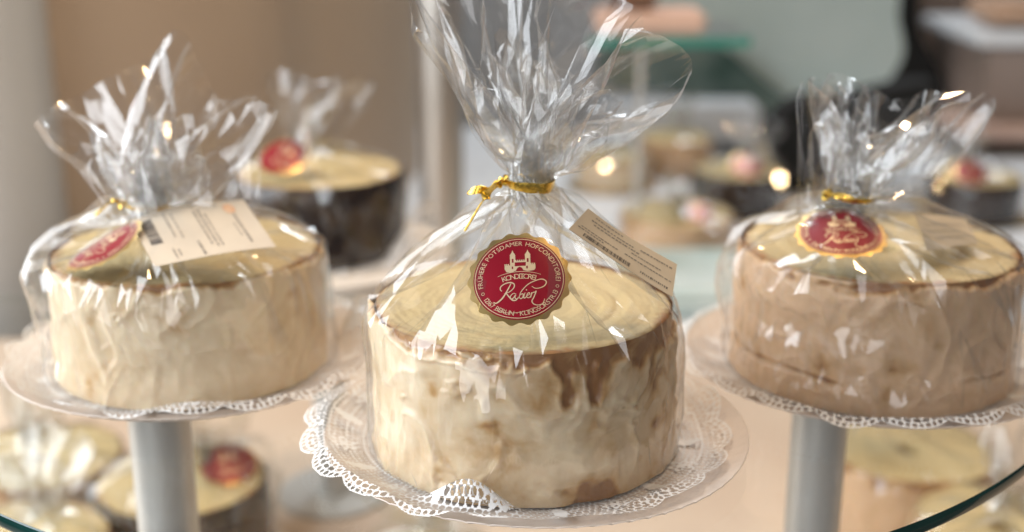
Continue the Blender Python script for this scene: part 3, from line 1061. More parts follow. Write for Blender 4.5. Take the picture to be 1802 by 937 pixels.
def make_doily(c, Rp, shift, Rd, rot, label, bumps=(), nsec=20, cuts=True, solid_r=None):
    """lace paper: solid middle, band of real holes, scalloped edge; it follows the plate and lifts in places"""
    cx = np.asarray(c, float) + np.array([shift[0], shift[1], 0])
    nth = 1300 if cuts else 360
    rin = solid_r or Rd * 0.63
    rs = np.r_[np.linspace(0.001, rin, 14)[:-1], np.arange(rin, Rd * 1.001, 0.00058 if cuts else 0.002)]
    th = np.linspace(0, 2 * np.pi, nth, endpoint=False)
    RR, TT = np.meshgrid(rs, th, indexing='ij')
    sec = TT * nsec / (2 * np.pi)
    a = (sec % 1.0) - 0.5
    arc = a * (2 * np.pi / nsec) * RR
    rout = Rd - 0.0062 * (1 - np.cos(np.pi * a) ** 0.75)
    d = rout - RR
    keep = np.ones_like(RR, bool)
    S = RR > rin
    big = (sec.astype(int) % 2) == 0
    # net
    cell = 0.0036
    u = TT * Rd * 0.86 / cell
    v = RR / (cell * 0.86)
    row = np.floor(v)
    uu = (u + 0.5 * (row % 2)) % 1.0
    vv = v % 1.0
    wob = 0.12 * np.sin(sec * 2 * np.pi * 3 + RR * 900)
    net = (np.abs(uu - 0.5 + wob * 0.5) > 0.34) | (vv < 0.26 + 0.05 * np.sin(TT * 47))
    inner = S & (d > 0.0075)
    keep[inner] = net[inner]
    # rosettes
    r0 = Rd * 0.80
    rho = np.hypot(arc, RR - r0)
    phi = np.arctan2(RR - r0, arc)
    petal = 0.0064 + 0.0016 * np.cos(6 * phi)
    ros = rho < petal
    hole = (rho < 0.0046) & (rho > 0.0026) & (np.cos(6 * phi) > 0.35)
    ring = (rho >= petal) & (rho < petal + 0.0016)
    keep[S & big & ring & (d > 0.005)] = False
    spoke = ring & (np.cos(9 * phi) > 0.72)
    keep[S & big & spoke] = True
    keep[S & big & ros] = True
    keep[S & big & hole] = False
    # leaves between the rosettes
    leaf = ((arc / 0.0035) ** 2 + ((RR - Rd * 0.79) / 0.0085) ** 2 < 1)
    vein = (np.abs(arc) < 0.00045) | (np.abs((RR * 620 + np.abs(arc) * 420) % 1.0 - 0.5) < 0.10)
    keep[S & ~big & leaf] = True
    keep[S & ~big & leaf & vein & (np.abs(arc) > 0.0009) & (np.abs(arc) < 0.0024)] = False
    # border: cord, rungs, cord
    bd = S & (d <= 0.0075)
    rung = ((TT * nsec * 10 / (2 * np.pi)) % 1.0) < 0.42
    kb = (d < 0.0011) | ((d > 0.0036) & (d < 0.0046)) | (d > 0.0068) | (rung & (d <= 0.0036)) | ((((TT * nsec * 7 / (2 * np.pi)) % 1.0) < 0.30) & (d > 0.0046))
    keep[bd] = kb[bd]
    # little eyelets at the inner edge
    e1 = S & (RR < rin + 0.004)
    keep[e1] = (((TT * nsec * 4 / (2 * np.pi)) % 1.0) < 0.45)[e1] | (RR < rin + 0.0012)[e1] | (RR > rin + 0.0034)[e1]
    keep[d < 0] = False
    X = np.zeros(RR.shape + (3,))
    X[..., 0] = cx[0] + RR * np.cos(TT + rot)
    X[..., 1] = cx[1] + RR * np.sin(TT + rot)
    pr = np.hypot(X[..., 0] - c[0], X[..., 1] - c[1])
    z = plate_z(np.minimum(pr, Rp), Rp) + 0.0009 + 0.0022 * np.clip((pr - Rp * 0.70) / (Rp * 0.08), 0, 1)
    over = np.clip(pr - Rp, 0, None)
    z = z - 1.2 * over ** 1.0 * 0.35
    lift = np.clip((pr - Rp * 0.72) / (Rp * 0.3), 0, 1)
    z = z + lift * 0.0012 * (1 + np.sin(7 * TT + 1.3 * rot) + 0.6 * np.sin(13 * TT)) + 0.0010 * lift * (1 + fbm(X * 60, 2))
    for (bx, by, sx, sy, ang, hh) in bumps:
        dx, dy = X[..., 0] - c[0] - bx, X[..., 1] - c[1] - by
        ca, sa = math.cos(rad(ang)), math.sin(rad(ang))
        p, q = dx * ca + dy * sa, -dx * sa + dy * ca
        z = z + hh * np.exp(-(p / sx) ** 2 - (q / sy) ** 2)
    X[..., 2] = c[2] + z
    ki = keep.astype(int)
    kq = (ki[:-1] + ki[1:] + np.roll(ki, -1, 1)[:-1] + np.roll(ki, -1, 1)[1:]) >= 3
    q = grid_faces(len(rs), nth)[kq.ravel()]
    P = X.reshape(-1, 3)
    used = np.unique(q)
    remap = np.full(len(P), -1)
    remap[used] = np.arange(len(used))
    o = add('paper_doily', P[used], remap[q], M['paper'], None, loc=cx)
    return tag(o, label, 'doily', 'lace paper doilies')


# ================================================================== THE PLACE
Z_TABLE = -0.34
# ---- glass shelf the cakes stand on
SC, SR, ST = np.array([-0.0214, 0.8987]), 0.4078, 0.008
gs = thing('glass_shelf', (SC[0], SC[1], 0), 'large round clear glass shelf with dark green edge carrying the front cakes', 'shelf')
YB = 0.905
a_b = math.asin((YB - SC[1]) / SR)
arc = [(SC[0] + SR * math.cos(a), SC[1] + SR * math.sin(a)) for a in np.linspace(math.pi - a_b, 2 * math.pi + a_b, 200)]
arc += [(arc[-1][0] + (arc[0][0] - arc[-1][0]) * t, YB) for t in np.linspace(0, 1, 24)[1:-1]]
k = len(arc)
add('pane', [(x, y, -0.0001) for x, y in arc], [list(range(k))], M['glass'], gs, smooth=False)
inn = [(SC[0] + (x - SC[0]) * 0.9985, SC[1] + (y - SC[1]) * 0.9985) for x, y in arc]
V = [(x, y, -0.0002) for x, y in inn] + [(x, y, -0.001) for x, y in arc] + [(x, y, -ST + 0.001) for x, y in arc] + [(x, y, -ST) for x, y in inn]
q4 = grid_faces(4, k, flip=True)
back = (q4 % k >= 199).all(1)
add('polished_edge', V, q4[~back], M['glass_edge'], gs, sharp=50)
add('ground_back_edge', V, q4[back], M['glass'], gs, sharp=50)


def column(name, x, y, z0, z1, r, label):
    t = thing(name, (x, y, z0), label, 'column')
    v, f = lathe([(0.0005, z0 + 0.006), (r, z0 + 0.006), (r, z1 - 0.004), (0.0005, z1 - 0.004)], 64, (x, y, 0))
    add('tube', v, f, M['steel'], t, sharp=40)
    v, f = lathe([(r + 0.0003, z1 - 0.012), (r * 1.22, z1 - 0.012), (r * 1.25, z1 - 0.011), (r * 1.25, z1 - 0.0005), (0.0005, z1)], 64, (x, y, 0))
    add('collar', v, f, M['steel'], t, sharp=40)
    v, f = lathe([(0.0005, z0), (r * 1.6, z0), (r * 1.6, z0 + 0.005), (r * 1.5, z0 + 0.006), (0.0005, z0 + 0.0061)], 64, (x, y, 0))
    add('foot', v, f, M['steel'], t, sharp=40)
    return t


column('support_column', -0.2265, 0.75, Z_TABLE, -0.0085, 0.0195, 'grey metal column under the glass, below the left plate')
column('support_column', 0.2030, 0.77, Z_TABLE, -0.0085, 0.0183, 'grey metal column under the glass, below the right plate')

# ---- table below
mt = simple('table_cloth', (0.62, 0.47, 0.355), (0.70, 0.56, 0.43), 0.35, 0, 5, 0.1, 60)
v, f = box(-1.6, 1.6, 0.70, 1.72, Z_TABLE - 0.03, Z_TABLE, 0.006)
tag(add('table', v, f, mt, None, smooth=False, loc=(0, 1.2, Z_TABLE)), 'wide cream table top seen through the glass shelf', 'table')
v = [(-5, 0.2, -1.0), (5, 0.2, -1.0), (5, 6.5, -1.0), (-5, 6.5, -1.0)]
tag(add('floor', v, [[0, 1, 2, 3]], simple('floor_stone', (0.30, 0.27, 0.24), (0.36, 0.33, 0.30), 0.5, 0, 3), None, smooth=False), kind='structure')

RP = 0.1157


def loc_pts(px, base):
    """mouth loop from (photo x, photo y, depth offset) -> points relative to the cake's base"""
    return [atY(x, y, base[1] + dy) - base for x, y, dy in px]


def add_film(X, bag, n_neck, mat='film', step=1.0, seed=1, rough=1.0, off=0, name='film'):
    """the relaxed sheet cut into irregular flat triangles: every edge is a possible crease"""
    from mathutils.geometry import delaunay_2d_cdt
    rng = np.random.default_rng(seed)
    nv, nu, _ = X.shape
    pts, j = [], 0.0
    rows = []
    while j < nv - 1.5:
        near = math.exp(-((j + off - n_neck) / (0.17 * n_neck)) ** 2)
        flank = 1.0 if j + off < 0.44 * n_neck else 0.0
        rows.append((j, near))
        j += step * (10.5 - 5.5 * near - 4.0 * flank)
    rows.append((nv - 1.0, 0.0))
    for r, (v, near) in enumerate(rows):
        du = step * (3.2 - 1.4 * near)
        cnt = int(nu / du)
        end = r == 0 or r == len(rows) - 1
        for i in range(cnt):
            u = (i + 0.5 * (r % 2) + rng.uniform(-0.33, 0.33)) * nu / cnt
            vv = v if end else min(max(v + rng.uniform(-0.48, 0.48) * step * 8.0, 0.6), nv - 1.6)
            pts.append((u % nu, vv))
    k = len(pts)
    P = [(x + d, y * 0.36) for d in (0, -nu, nu) for x, y in pts if -8 * step < x + d < nu + 8 * step]
    ids = [i for d in (0, -nu, nu) for i, (x, y) in enumerate(pts) if -8 * step < x + d < nu + 8 * step]
    vs, _, fs, orig, _, _ = delaunay_2d_cdt([Vector(p) for p in P], [], [], 0, 1e-7)
    own = [ids[o[0]] if o else -1 for o in orig]
    tri = []
    for f in fs:
        cx = sum(vs[q][0] for q in f) / 3
        t = [own[q] for q in f]
        if 0 <= cx < nu and min(t) >= 0 and len(set(t)) == 3:
            tri.append(t)
    U, V = np.array(pts).T
    u0, v0 = np.floor(U).astype(int), np.minimum(np.floor(V).astype(int), nv - 2)
    fu, fv = (U - u0)[:, None], (V - v0)[:, None]
    u0, u1 = u0 % nu, (u0 + 1) % nu

    def samp(A):
        return (A[v0, u0] * (1 - fu) + A[v0, u1] * fu) * (1 - fv) + (A[v0 + 1, u0] * (1 - fu) + A[v0 + 1, u1] * fu) * fv
    n = np.cross(np.roll(X, -3, 1) - np.roll(X, 3, 1), np.gradient(X, axis=0))
    n /= np.linalg.norm(n, axis=2)[..., None] + 1e-9
    p = samp(X)
    row = (V + off) / n_neck
    amp = np.where(row < 0.06, 0.0, np.where(row < 0.5, 0.00060, np.where(row < 1.0, 0.00040, 0.00060))) * rough
    p = p + samp(n) * (rng.uniform(-1, 1, k) * amp)[:, None]
    return add(name, p, tri, M[mat], bag, sharp=16)


def add_inner_fold(X, nb, neck, bag, seed, k=0.80, squeeze=0.72):
    """the gathered film doubles up inside the ruff"""
    rng = np.random.default_rng(seed)
    Y = X[nb:].copy()
    Y = np.roll(Y, X.shape[1] // 7, axis=1)
    nr = Y.shape[0]
    mid = Y.mean(axis=1, keepdims=True)
    q = np.linspace(0, 1, nr)[:, None, None]
    Y = mid + (Y - mid) * (1 - (1 - squeeze) * q)
    Y = neck + (Y - neck) * (1 - (1 - k) * q)
    nu = X.shape[1]
    n = np.cross(np.roll(Y, -3, 1) - np.roll(Y, 3, 1), np.gradient(Y, axis=0))
    n /= np.linalg.norm(n, axis=2)[..., None] + 1e-9
    t = np.arange(nu) / nu * 2 * np.pi
    wave = np.sin(13 * t + seed) + 0.7 * np.sin(22 * t + 2 * seed)
    Y = Y + n * (wave[None, :] * 0.0035 * np.linspace(0, 1, nr)[:, None])[..., None]
    return add_film(Y, bag, nb, 'film', 1.0, seed + 40, 1.0, nb, 'inner_fold')


def label_frame(L):
    n = np.cross(L[1] - L[0], L[3] - L[0])
    n /= np.linalg.norm(n)
    n = n if n @ (CAM - L[0]) > 0 else -n
    u = (L[1] - L[0]) / np.linalg.norm(L[1] - L[0])
    return n, u, np.cross(n, u)


def ribbon_strip(P, wid, wd, th=0.00025):
    """flat band along points P with width directions wid"""
    P, W = np.asarray(P, float), np.asarray(wid, float)
    T = np.gradient(P, axis=0)
    T /= np.linalg.norm(T, axis=1)[:, None] + 1e-9
    W = W - (W * T).sum(1)[:, None] * T
    W /= np.linalg.norm(W, axis=1)[:, None] + 1e-9
    Nn = np.cross(T, W)
    wd = np.broadcast_to(np.asarray(wd, float), (len(P),))[:, None]
    rows = [P + W * wd / 2 + Nn * th, P + Nn * (th + 0.0004), P - W * wd / 2 + Nn * th, P - W * wd / 2 - Nn * th, P + Nn * (-th + 0.0004), P + W * wd / 2 - Nn * th]
    V = np.stack(rows, 1)
    return V.reshape(-1, 3), grid_faces(len(P), 6)


def make_ribbon(nk, r, label, tails, wide=0.0058):
    t = thing('gold_ribbon', nk, label, 'ribbon')
    th = np.linspace(0, 2 * np.pi, 49)
    P = np.stack([nk[0] + (r + 0.0003 * np.sin(5 * th)) * np.cos(th), nk[1] + (r + 0.0003 * np.sin(5 * th)) * np.sin(th), nk[2] + 0.0012 * np.cos(th + 3.0)], -1)
    W = np.tile(np.array([0, 0, 1.0]), (49, 1)) + 0.25 * np.stack([np.cos(th), np.sin(th), 0 * th], -1)
    v, f = ribbon_strip(P, W, wide - 0.0024 * np.clip(np.cos(th - np.pi), 0, 1))
    add('band', v, f, M['gold_ribbon'], t, sharp=40)
    k = nk + np.array([-r - 0.001, -0.002, 0.0012])
    a = np.linspace(0, 2 * np.pi, 25)
    P = k + np.stack([0.0018 * np.cos(a), 0.0016 * np.sin(a), 0.0022 * np.sin(a + 0.7)], -1)
    v, f = ribbon_strip(P, np.tile(np.array([0.8, 0.2, 0.6]), (25, 1)), 0.0028)
    add('knot', v, f, M['gold_ribbon'], t)
    for pts, w0, w1, tw in tails:
        P = catmull([k] + list(pts), 10)
        s = np.linspace(0, 1, len(P))
        W = np.stack([np.cos(tw * s) * 0.4, 0.5 * np.sin(tw * s), 0.9 * np.cos(tw * s + 0.4)], -1)
        v, f = ribbon_strip(P, W, w0 + (w1 - w0) * np.sin(np.pi * np.clip(s, 0, 0.98)) ** 0.7)
        add('tail', v, f, M['gold_ribbon'], t, sharp=40)
    return t


# ================================================================== MIDDLE CAKE
c0 = np.array([0.0131, 0.6439, 0.0])
R0, H0 = 0.080, 0.0800
make_plate(c0, RP, 'white paper plate under the middle cake, nearest the camera')
make_doily(c0, RP, (-0.011, 0.003), 0.1190, 0.07, 'white lace doily under the middle cake, corner hanging over the plate at left',
           bumps=[(-0.034, -0.0880, 0.020, 0.0065, -14, 0.017), (0.060, -0.075, 0.03, 0.006, 40, 0.004), (0.100, 0.035, 0.02, 0.02, 0, 0.006)])
b0 = np.array([0.0060, 0.6455, 0.0032])
make_cake(b0, R0, H0, 'cream iced ring cake in the middle, sharpest and nearest of the cakes', 'icing', 14, thin_right=1.0, soft=0.34)
n0 = atY(931, 322, 0.643) - b0
mouth0 = loc_pts([(742, 60, -0.035), (800, -20, -0.060), (900, -60, -0.060), (1000, -30, -0.055), (1060, -10, -0.050), (1128, 8, -0.055), (1140, 60, -0.040),
                  (1214, 97, -0.010), (1185, 175, 0.020), (1125, 225, 0.045), (1075, 150, 0.065), (1040, 40, 0.060), (970, -60, 0.065), (880, -110, 0.060), (790, -80, 0.035), (725, -60, 0.005), (722, 0, -0.02)], b0)
X0, nb0 = make_bag(R0, H0, n0, mouth0, 9, 4, waves=8, cap=0.014)
X0 = X0 + b0
s_c = atY(913, 489, 0.5905)
s_n = np.array([-0.08, -0.70, 0.71])
sn, sux, suy = frame(s_n, (0, 0, 1), 6)
flatten_behind(X0, s_c, sn, sux, suy, 0.0262, 0.0262, 0.0012)
lab0 = [atY(1035, 367, 0.622), atY(1191, 466, 0.622), atY(1184, 522, 0.598), atY(1001, 403, 0.598)]
bag0 = thing('cellophane_bag', b0, 'clear crinkled cellophane bag round the middle cake, tied with gold ribbon', 'bag')
ln, lu, lw_ = label_frame(lab0)
flatten_behind(X0, sum(lab0) / 4, ln, lu, lw_, 0.029, 0.014, 0.0012, False)
add_film(X0, bag0, nb0, seed=3)
add_inner_fold(X0, nb0, b0 + n0, bag0, 3, 0.62, 0.8)
put_seal(bag0, s_c, s_n, 6, 0.0258, 5.0)
put_label(bag0, lab0, -0.0012, [(0.10, 0.12, 0.42, 0.035), (0.24, 0.10, 0.55, 0.035), (0.34, 0.14, 0.62, 0.035), (0.20, 0.62, 0.95, 0.04), (0.62, 0.06, 0.42, 0.03), (0.70, 0.04, 0.30, 0.03), (0.45, 0.55, 0.85, 0.03), (0.6, 0.5, 0.95, 0.03)],
          [(0.12, 0.58, 0.80, 0.92, 46, 'u'), (0.68, 0.95, 0.82, 0.88, 14, 'u')])
nk0 = b0 + n0
Yk = nk0[1] - 0.006
make_ribbon(nk0, 0.0127, 'gold ribbon tied round the neck of the middle bag, loose ends at left',
            [([atY(872, 326, Yk), atY(858, 336, Yk - 0.003), atY(842, 334, Yk - 0.004), atY(823, 340, Yk - 0.002)], 0.0016, 0.0052, 4.0),
             ([atY(868, 330, Yk - 0.004), atY(852, 350, Yk - 0.008), atY(834, 380, Yk - 0.010), atY(818, 407, Yk - 0.012)], 0.0034, 0.0056, 1.2)])

# ================================================================== LEFT CAKE
c1 = np.array([-0.2043, 0.7663, 0.0])
R1, H1 = 0.0825, 0.0745
make_plate(c1, RP, 'white paper plate under the left cake with a price label')
make_doily(c1, RP, (0.006, 0.003), 0.1225, 0.31, 'white lace doily under the left cake, a scallop standing up at right',
           bumps=[(0.102, 0.030, 0.018, 0.012, 70, 0.024), (0.02, -0.096, 0.035, 0.007, 10, 0.006)])
b1 = c1 + np.array([0, 0, 0.0032])
make_cake(b1, R1, H1, 'cream iced ring cake at left, label across the top of its bag', 'icing', 5, cover=1.15, soft=0.5, edge0=1.0, rim=0.4, tone=0.14)
n1 = atY(258, 360, c1[1] - 0.015) - b1
mouth1 = loc_pts([(60, 215, -0.035), (120, 200, -0.055), (185, 172, -0.065), (245, 168, -0.060), (290, 200, -0.045), (345, 175, -0.050), (400, 205, -0.045), (480, 190, -0.015), (440, 165, 0.025), (362, 165, 0.03), (322, 48, 0.02),
                  (290, 85, 0.045), (200, 130, 0.05), (110, 180, 0.03), (58, 215, -0.005)], b1)
X1, nb1 = make_bag(R1, H1, n1, mouth1, 8, 9, slack=0.0105, cap=0.007, waves=7)
X1 = X1 + b1
bag1 = thing('cellophane_bag', b1, 'clear cellophane bag round the left cake, its ruff flaring wide to the left', 'bag')
s1c, s1n = atY(180, 428, 0.712), np.array([-0.42, -0.16, 0.89])
q = frame(s1n, (0, 0, 1), 8)
flatten_behind(X1, s1c, q[0], q[1], q[2], 0.027, 0.027, 0.0012)
lab1 = [atY(228, 388, 0.728), atY(428, 350, 0.748), atY(486, 436, 0.700), atY(272, 470, 0.676)]
ln, lu, lw_ = label_frame(lab1)
flatten_behind(X1, sum(lab1) / 4, ln, lu, lw_, 0.036, 0.026, 0.0015, False)
add_film(X1, bag1, nb1, seed=5)
add_inner_fold(X1, nb1, b1 + n1, bag1, 5, 0.5, 0.9)
put_seal(bag1, s1c, s1n, 8, 0.0258, 7.0)
M['pale_label'] = simple('pale_label', (0.62, 0.53, 0.42), (0.68, 0.59, 0.47), 0.55, 0, 30, 0.05, 200)
ob, n_ = put_label(bag1, lab1, 0.002, [], [(0.06, 0.16, 0.10, 0.62, 22, 'v')], ('pale_label', 'ink', 'grey_ink'))


def on_label(L, n, u, v, bow=0.002):
    A, B, C, D = L
    zz = bow * (math.sin(math.pi * u) + 0.25 * math.sin(5 * u + 3 * v)) + 0.0002
    return A * (1 - u) * (1 - v) + B * u * (1 - v) + C * u * v + D * (1 - u) * v + zz * n


for u0, v0, v1_, wdt in [(0.27, 0.08, 0.55, 0.012), (0.33, 0.10, 0.6, 0.010), (0.52, 0.12, 0.75, 0.014), (0.56, 0.10, 0.80, 0.014), (0.60, 0.2, 0.82, 0.012), (0.83, 0.25, 0.85, 0.022), (0.79, 0.45, 0.72, 0.010), (0.2, 0.75, 0.95, 0.012), (0.42, 0.7, 0.92, 0.02), (0.24, 0.78, 0.92, 0.012)]:
    m = Mesh2D()
    rnd = random.Random(int(u0 * 1000))
    vv = v0
    while vv < v1_:
        l = rnd.uniform(0.02, 0.06)
        m.put([on_label(lab1, n_, *p) for p in ((u0, vv), (u0 + wdt, vv), (u0 + wdt, vv + l), (u0, vv + l))], [[0, 1, 2, 3]])
        vv += l + rnd.uniform(0.01, 0.03)
    add('print_line', np.concatenate(m.v), m.f, M['grey_ink'], ob)
M['orange_print'] = simple('orange_print', (0.70, 0.38, 0.22), (0.78, 0.55, 0.36), 0.5, 0, 260)
add('printed_emblem', [on_label(lab1, n_, 0.83 + 0.05 * math.cos(a), 0.16 + 0.10 * math.sin(a)) for a in np.linspace(0, 2 * np.pi, 16, endpoint=False)], [list(range(16))], M['orange_print'], ob)
nk1 = b1 + n1
make_ribbon(nk1, 0.0127, 'gold ribbon round the neck of the left bag, half hidden by its label',
            [([nk1 + np.array([-0.018, -0.008, 0.004]), nk1 + np.array([-0.028, -0.012, -0.004])], 0.0015, 0.003, 2.0)], 0.0036)

# ================================================================== RIGHT CAKE
c2 = np.array([0.2270, 0.7560, 0.0])
R2, H2 = 0.0835, 0.0800
make_plate(c2, RP, 'white paper plate under the right cake with the red seal on top')
make_doily(c2, RP, (-0.002, -0.002), 0.1215, 0.12, 'white lace doily under the right cake, flat on its plate',
           bumps=[(0.06, -0.092, 0.03, 0.008, 30, 0.005)])
b2 = c2 + np.array([0, 0, 0.0032])
make_cake(b2, R2, H2, 'tan iced ring cake at right with a brown line low on its side', 'icing_tan', 8, band=0.6, cover=1.1, soft=0.7, edge0=0.985)
n2 = atY(1495, 345, c2[1] - 0.030) - b2
mouth2 = loc_pts([(1425, 150, -0.05), (1440, 175, -0.070), (1500, 180, -0.075), (1560, 188, -0.072), (1620, 182, -0.07), (1690, 188, -0.06), (1748, 188, -0.04), (1715, 160, -0.02),
                  (1640, 165, 0.005), (1580, 172, 0.012), (1530, 155, 0.012), (1495, 135, 0.0), (1460, 145, -0.01), (1430, 138, -0.03)], b2)
X2, nb2 = make_bag(R2, H2, n2, mouth2, 9, 21, waves=9, slack=0.0080, cap=0.011)
X2 = X2 + b2
bag2 = thing('cellophane_bag', b2, 'clear cellophane bag round the right cake, red seal below its bushy ruff', 'bag')
film_src = X2 - b2      # the same film, turned and scaled, serves the blurred cakes
X2 = X2.copy()
s2c, s2n = atY(1481, 405, 0.700), np.array([-0.06, -0.32, 0.94])
q = frame(s2n, (0, 0, 1), 4)
flatten_behind(X2, s2c, q[0], q[1], q[2], 0.028, 0.028, 0.0012)
lab2 = [atY(1610, 378, 0.755), atY(1700, 385, 0.780), atY(1722, 430, 0.735), atY(1632, 442, 0.705)]
add_film(X2, bag2, nb2, seed=7)
add_inner_fold(X2, nb2, b2 + n2, bag2, 8, 0.7, 0.95)
put_seal(bag2, s2c, s2n, 4, 0.0265, 6.0)
put_label(bag2, lab2, 0.001, [(0.3, 0.1, 0.8, 0.03), (0.5, 0.1, 0.7, 0.03), (0.7, 0.2, 0.8, 0.04)], [])
nk2 = b2 + n2
make_ribbon(nk2, 0.0127, 'gold ribbon round the neck of the right bag above the red seal',
            [([nk2 + np.array([-0.006, -0.016, 0.004]), nk2 + np.array([0.004, -0.022, 0.001])], 0.0015, 0.0025, 2.0)], 0.0036)


# ================================================================== BACKGROUND CAKES
def far_cake(base, R, H, cake_label, bag_label, rot, icing, seal=None):
    base = np.asarray(base, float)
    make_cake(base, R, H, cake_label, icing, int(abs(rot)), fine=False)
    bag = thing('cellophane_bag', base, bag_label, 'bag')
    c, s = math.cos(rad(rot)), math.sin(rad(rot))
    k = R / R2
    Xf = film_src.copy()
    Xf[..., 2] *= (H / H2) / k
    Xf = Xf * k
    Xf = np.stack([Xf[..., 0] * c - Xf[..., 1] * s, Xf[..., 0] * s + Xf[..., 1] * c, Xf[..., 2]], -1) + base
    if seal:
        sc_, q = base + np.array(seal[0]), frame(seal[1], (0, 0, 1), seal[2])
        flatten_behind(Xf, sc_, q[0], q[1], q[2], seal[3], seal[3], 0.0012)
    add_film(Xf, bag, nb2, 'far_film', 2.2, int(abs(rot)) + 2, 1.6)
    if seal:
        put_seal(bag, sc_, np.array(seal[1]), seal[2], seal[3], 5.0, full=False)
    return bag


# chocolate cake behind the left one, on a pedestal
c3 = np.array([-0.192, 1.24, -0.0800])
M['pale_board'] = simple('pale_board', (0.76, 0.70, 0.63), (0.81, 0.75, 0.68), 0.5, 0, 10)
st = thing('cake_stand', (c3[0], c3[1], Z_TABLE), 'pale round pedestal stand carrying the chocolate cake', 'stand')
v, f = lathe([(0.0005, 0.0), (0.128, 0.0), (0.130, 0.002), (0.130, 0.016), (0.128, 0.0175), (0.0005, 0.0175)], 96, c3)
add('top_board', v, f, M['pale_board'], st, sharp=40)
v, f = lathe([(0.018, Z_TABLE + 0.006), (0.018, c3[2])], 32, (c3[0], c3[1], 0))
add('stem', v, f, M['steel'], st)
v, f = lathe([(0.0005, Z_TABLE), (0.06, Z_TABLE), (0.06, Z_TABLE + 0.005), (0.0005, Z_TABLE + 0.006)], 48, (c3[0], c3[1], 0))
add('foot', v, f, M['steel'], st, sharp=40)
c3b = c3 + np.array([0, 0, 0.0177])
make_doily(c3b, 0.14, (0.0, 0.0), 0.118, 0.2, 'white lace doily crumpled up beside the chocolate cake', bumps=[(0.106, -0.005, 0.022, 0.035, 0, 0.050), (0.090, -0.040, 0.02, 0.02, 0, 0.02)], cuts=False)
b3 = c3b + np.array([0, 0, 0.003])
far_cake(b3, 0.082, 0.078, 'dark chocolate ring cake with pale top behind the left cake', 'blurred cellophane bag round the dark chocolate cake', 25, 'chocolate',
         ((-0.030, -0.035, 0.100), (-0.1, -0.50, 0.85), -8, 0.026))

# far table with more cakes
mwhite = simple('white_laminate', (0.74, 0.76, 0.78), (0.80, 0.82, 0.84), 0.25, 0, 4)
v, f = box(-0.30, 2.2, 1.76, 3.3, Z_TABLE - 0.03, Z_TABLE + 0.001, 0.004)
tag(add('far_table', v, f, mwhite, None, smooth=False, loc=(1, 2.4, Z_TABLE)), 'white far table top behind the cakes, lit by daylight', 'table')
mteal = simple('pale_teal_glass', (0.42, 0.56, 0.54), (0.66, 0.74, 0.72), 0.12, 0, 9)
a0, a1 = atZ(1090, 560, Z_TABLE), atZ(1330, 440, Z_TABLE)
v, f = box(a0[0], a0[0] + 0.36, 1.79, 2.02, Z_TABLE + 0.002, Z_TABLE + 0.05, 0.012)
tag(add('glass_tray', v, f, mteal, None, smooth=False, loc=(a0[0], 1.9, Z_TABLE)), 'pale teal glass block behind the right side of the middle bag', 'tray')
spec = [(1190, 395, 2.16, 0.098, 0.065, 'icing_tan', 40, 'amber iced cake just right of the middle bag, in the blurred background', 'blurred cellophane bag just right of the middle bag, on the far table', ((0.03, -0.045, 0.078), (0, -0.45, 0.88), 5, 0.030), 'gold card under the amber cake on the far table'),
        (1295, 345, 2.45, 0.085, 0.075, 'chocolate', 130, 'blurred cake with red seal between the middle and right bags', 'blurred bag with red seal between the middle and right bags', ((0.012, -0.035, 0.092), (0, -0.5, 0.86), 5, 0.034), 'gold card under the sealed cake between the middle and right bags'),
        (1712, 360, 2.40, 0.085, 0.075, 'chocolate', 250, 'blurred dark sided cake with red seal behind the right cake', 'blurred bag with red seal behind the right bag, at the right edge', ((-0.025, -0.035, 0.092), (0, -0.5, 0.86), 5, 0.036), 'gold card under the dark sided cake at the right edge'),
        (1390, 330, 2.75, 0.080, 0.065, 'icing', 10, 'pale blurred cake at the left shoulder of the right bag', 'pale blurred bag at the left shoulder of the right bag', None, 'gold card under the pale cake left of the right bag'),
        (1185, 318, 2.80, 0.080, 0.070, 'icing_tan', 190, 'tan blurred cake behind the amber one on the far table', 'blurred bag behind the amber cake on the far table', None, 'gold card under the tan cake behind the amber one'),
        (1075, 345, 2.65, 0.075, 0.06, 'icing', 80, 'small pale blurred cake behind the ruff of the middle bag', 'pale blurred bag behind the ruff of the middle bag, farthest away', None, 'gold card under the small pale cake behind the middle ruff')]
for (px, py, Y, R, H, ic, rt, l1, l2, sl, l3) in spec:
    top = atY(px, py, Y)
    far_cake((top[0], Y, Z_TABLE + 0.006), R, H, l1, l2, rt, ic, sl)
    v, f = lathe([(0.0005, 0.0), (R * 1.25, 0.0), (R * 1.32, 0.002), (R * 1.25, 0.0035), (0.0005, 0.0035)], 64, (top[0], Y, Z_TABLE + 0.0015))
    tag(add('cake_board', v, f, M['gold'], None, loc=(top[0], Y, Z_TABLE), sharp=40), l3, 'board')

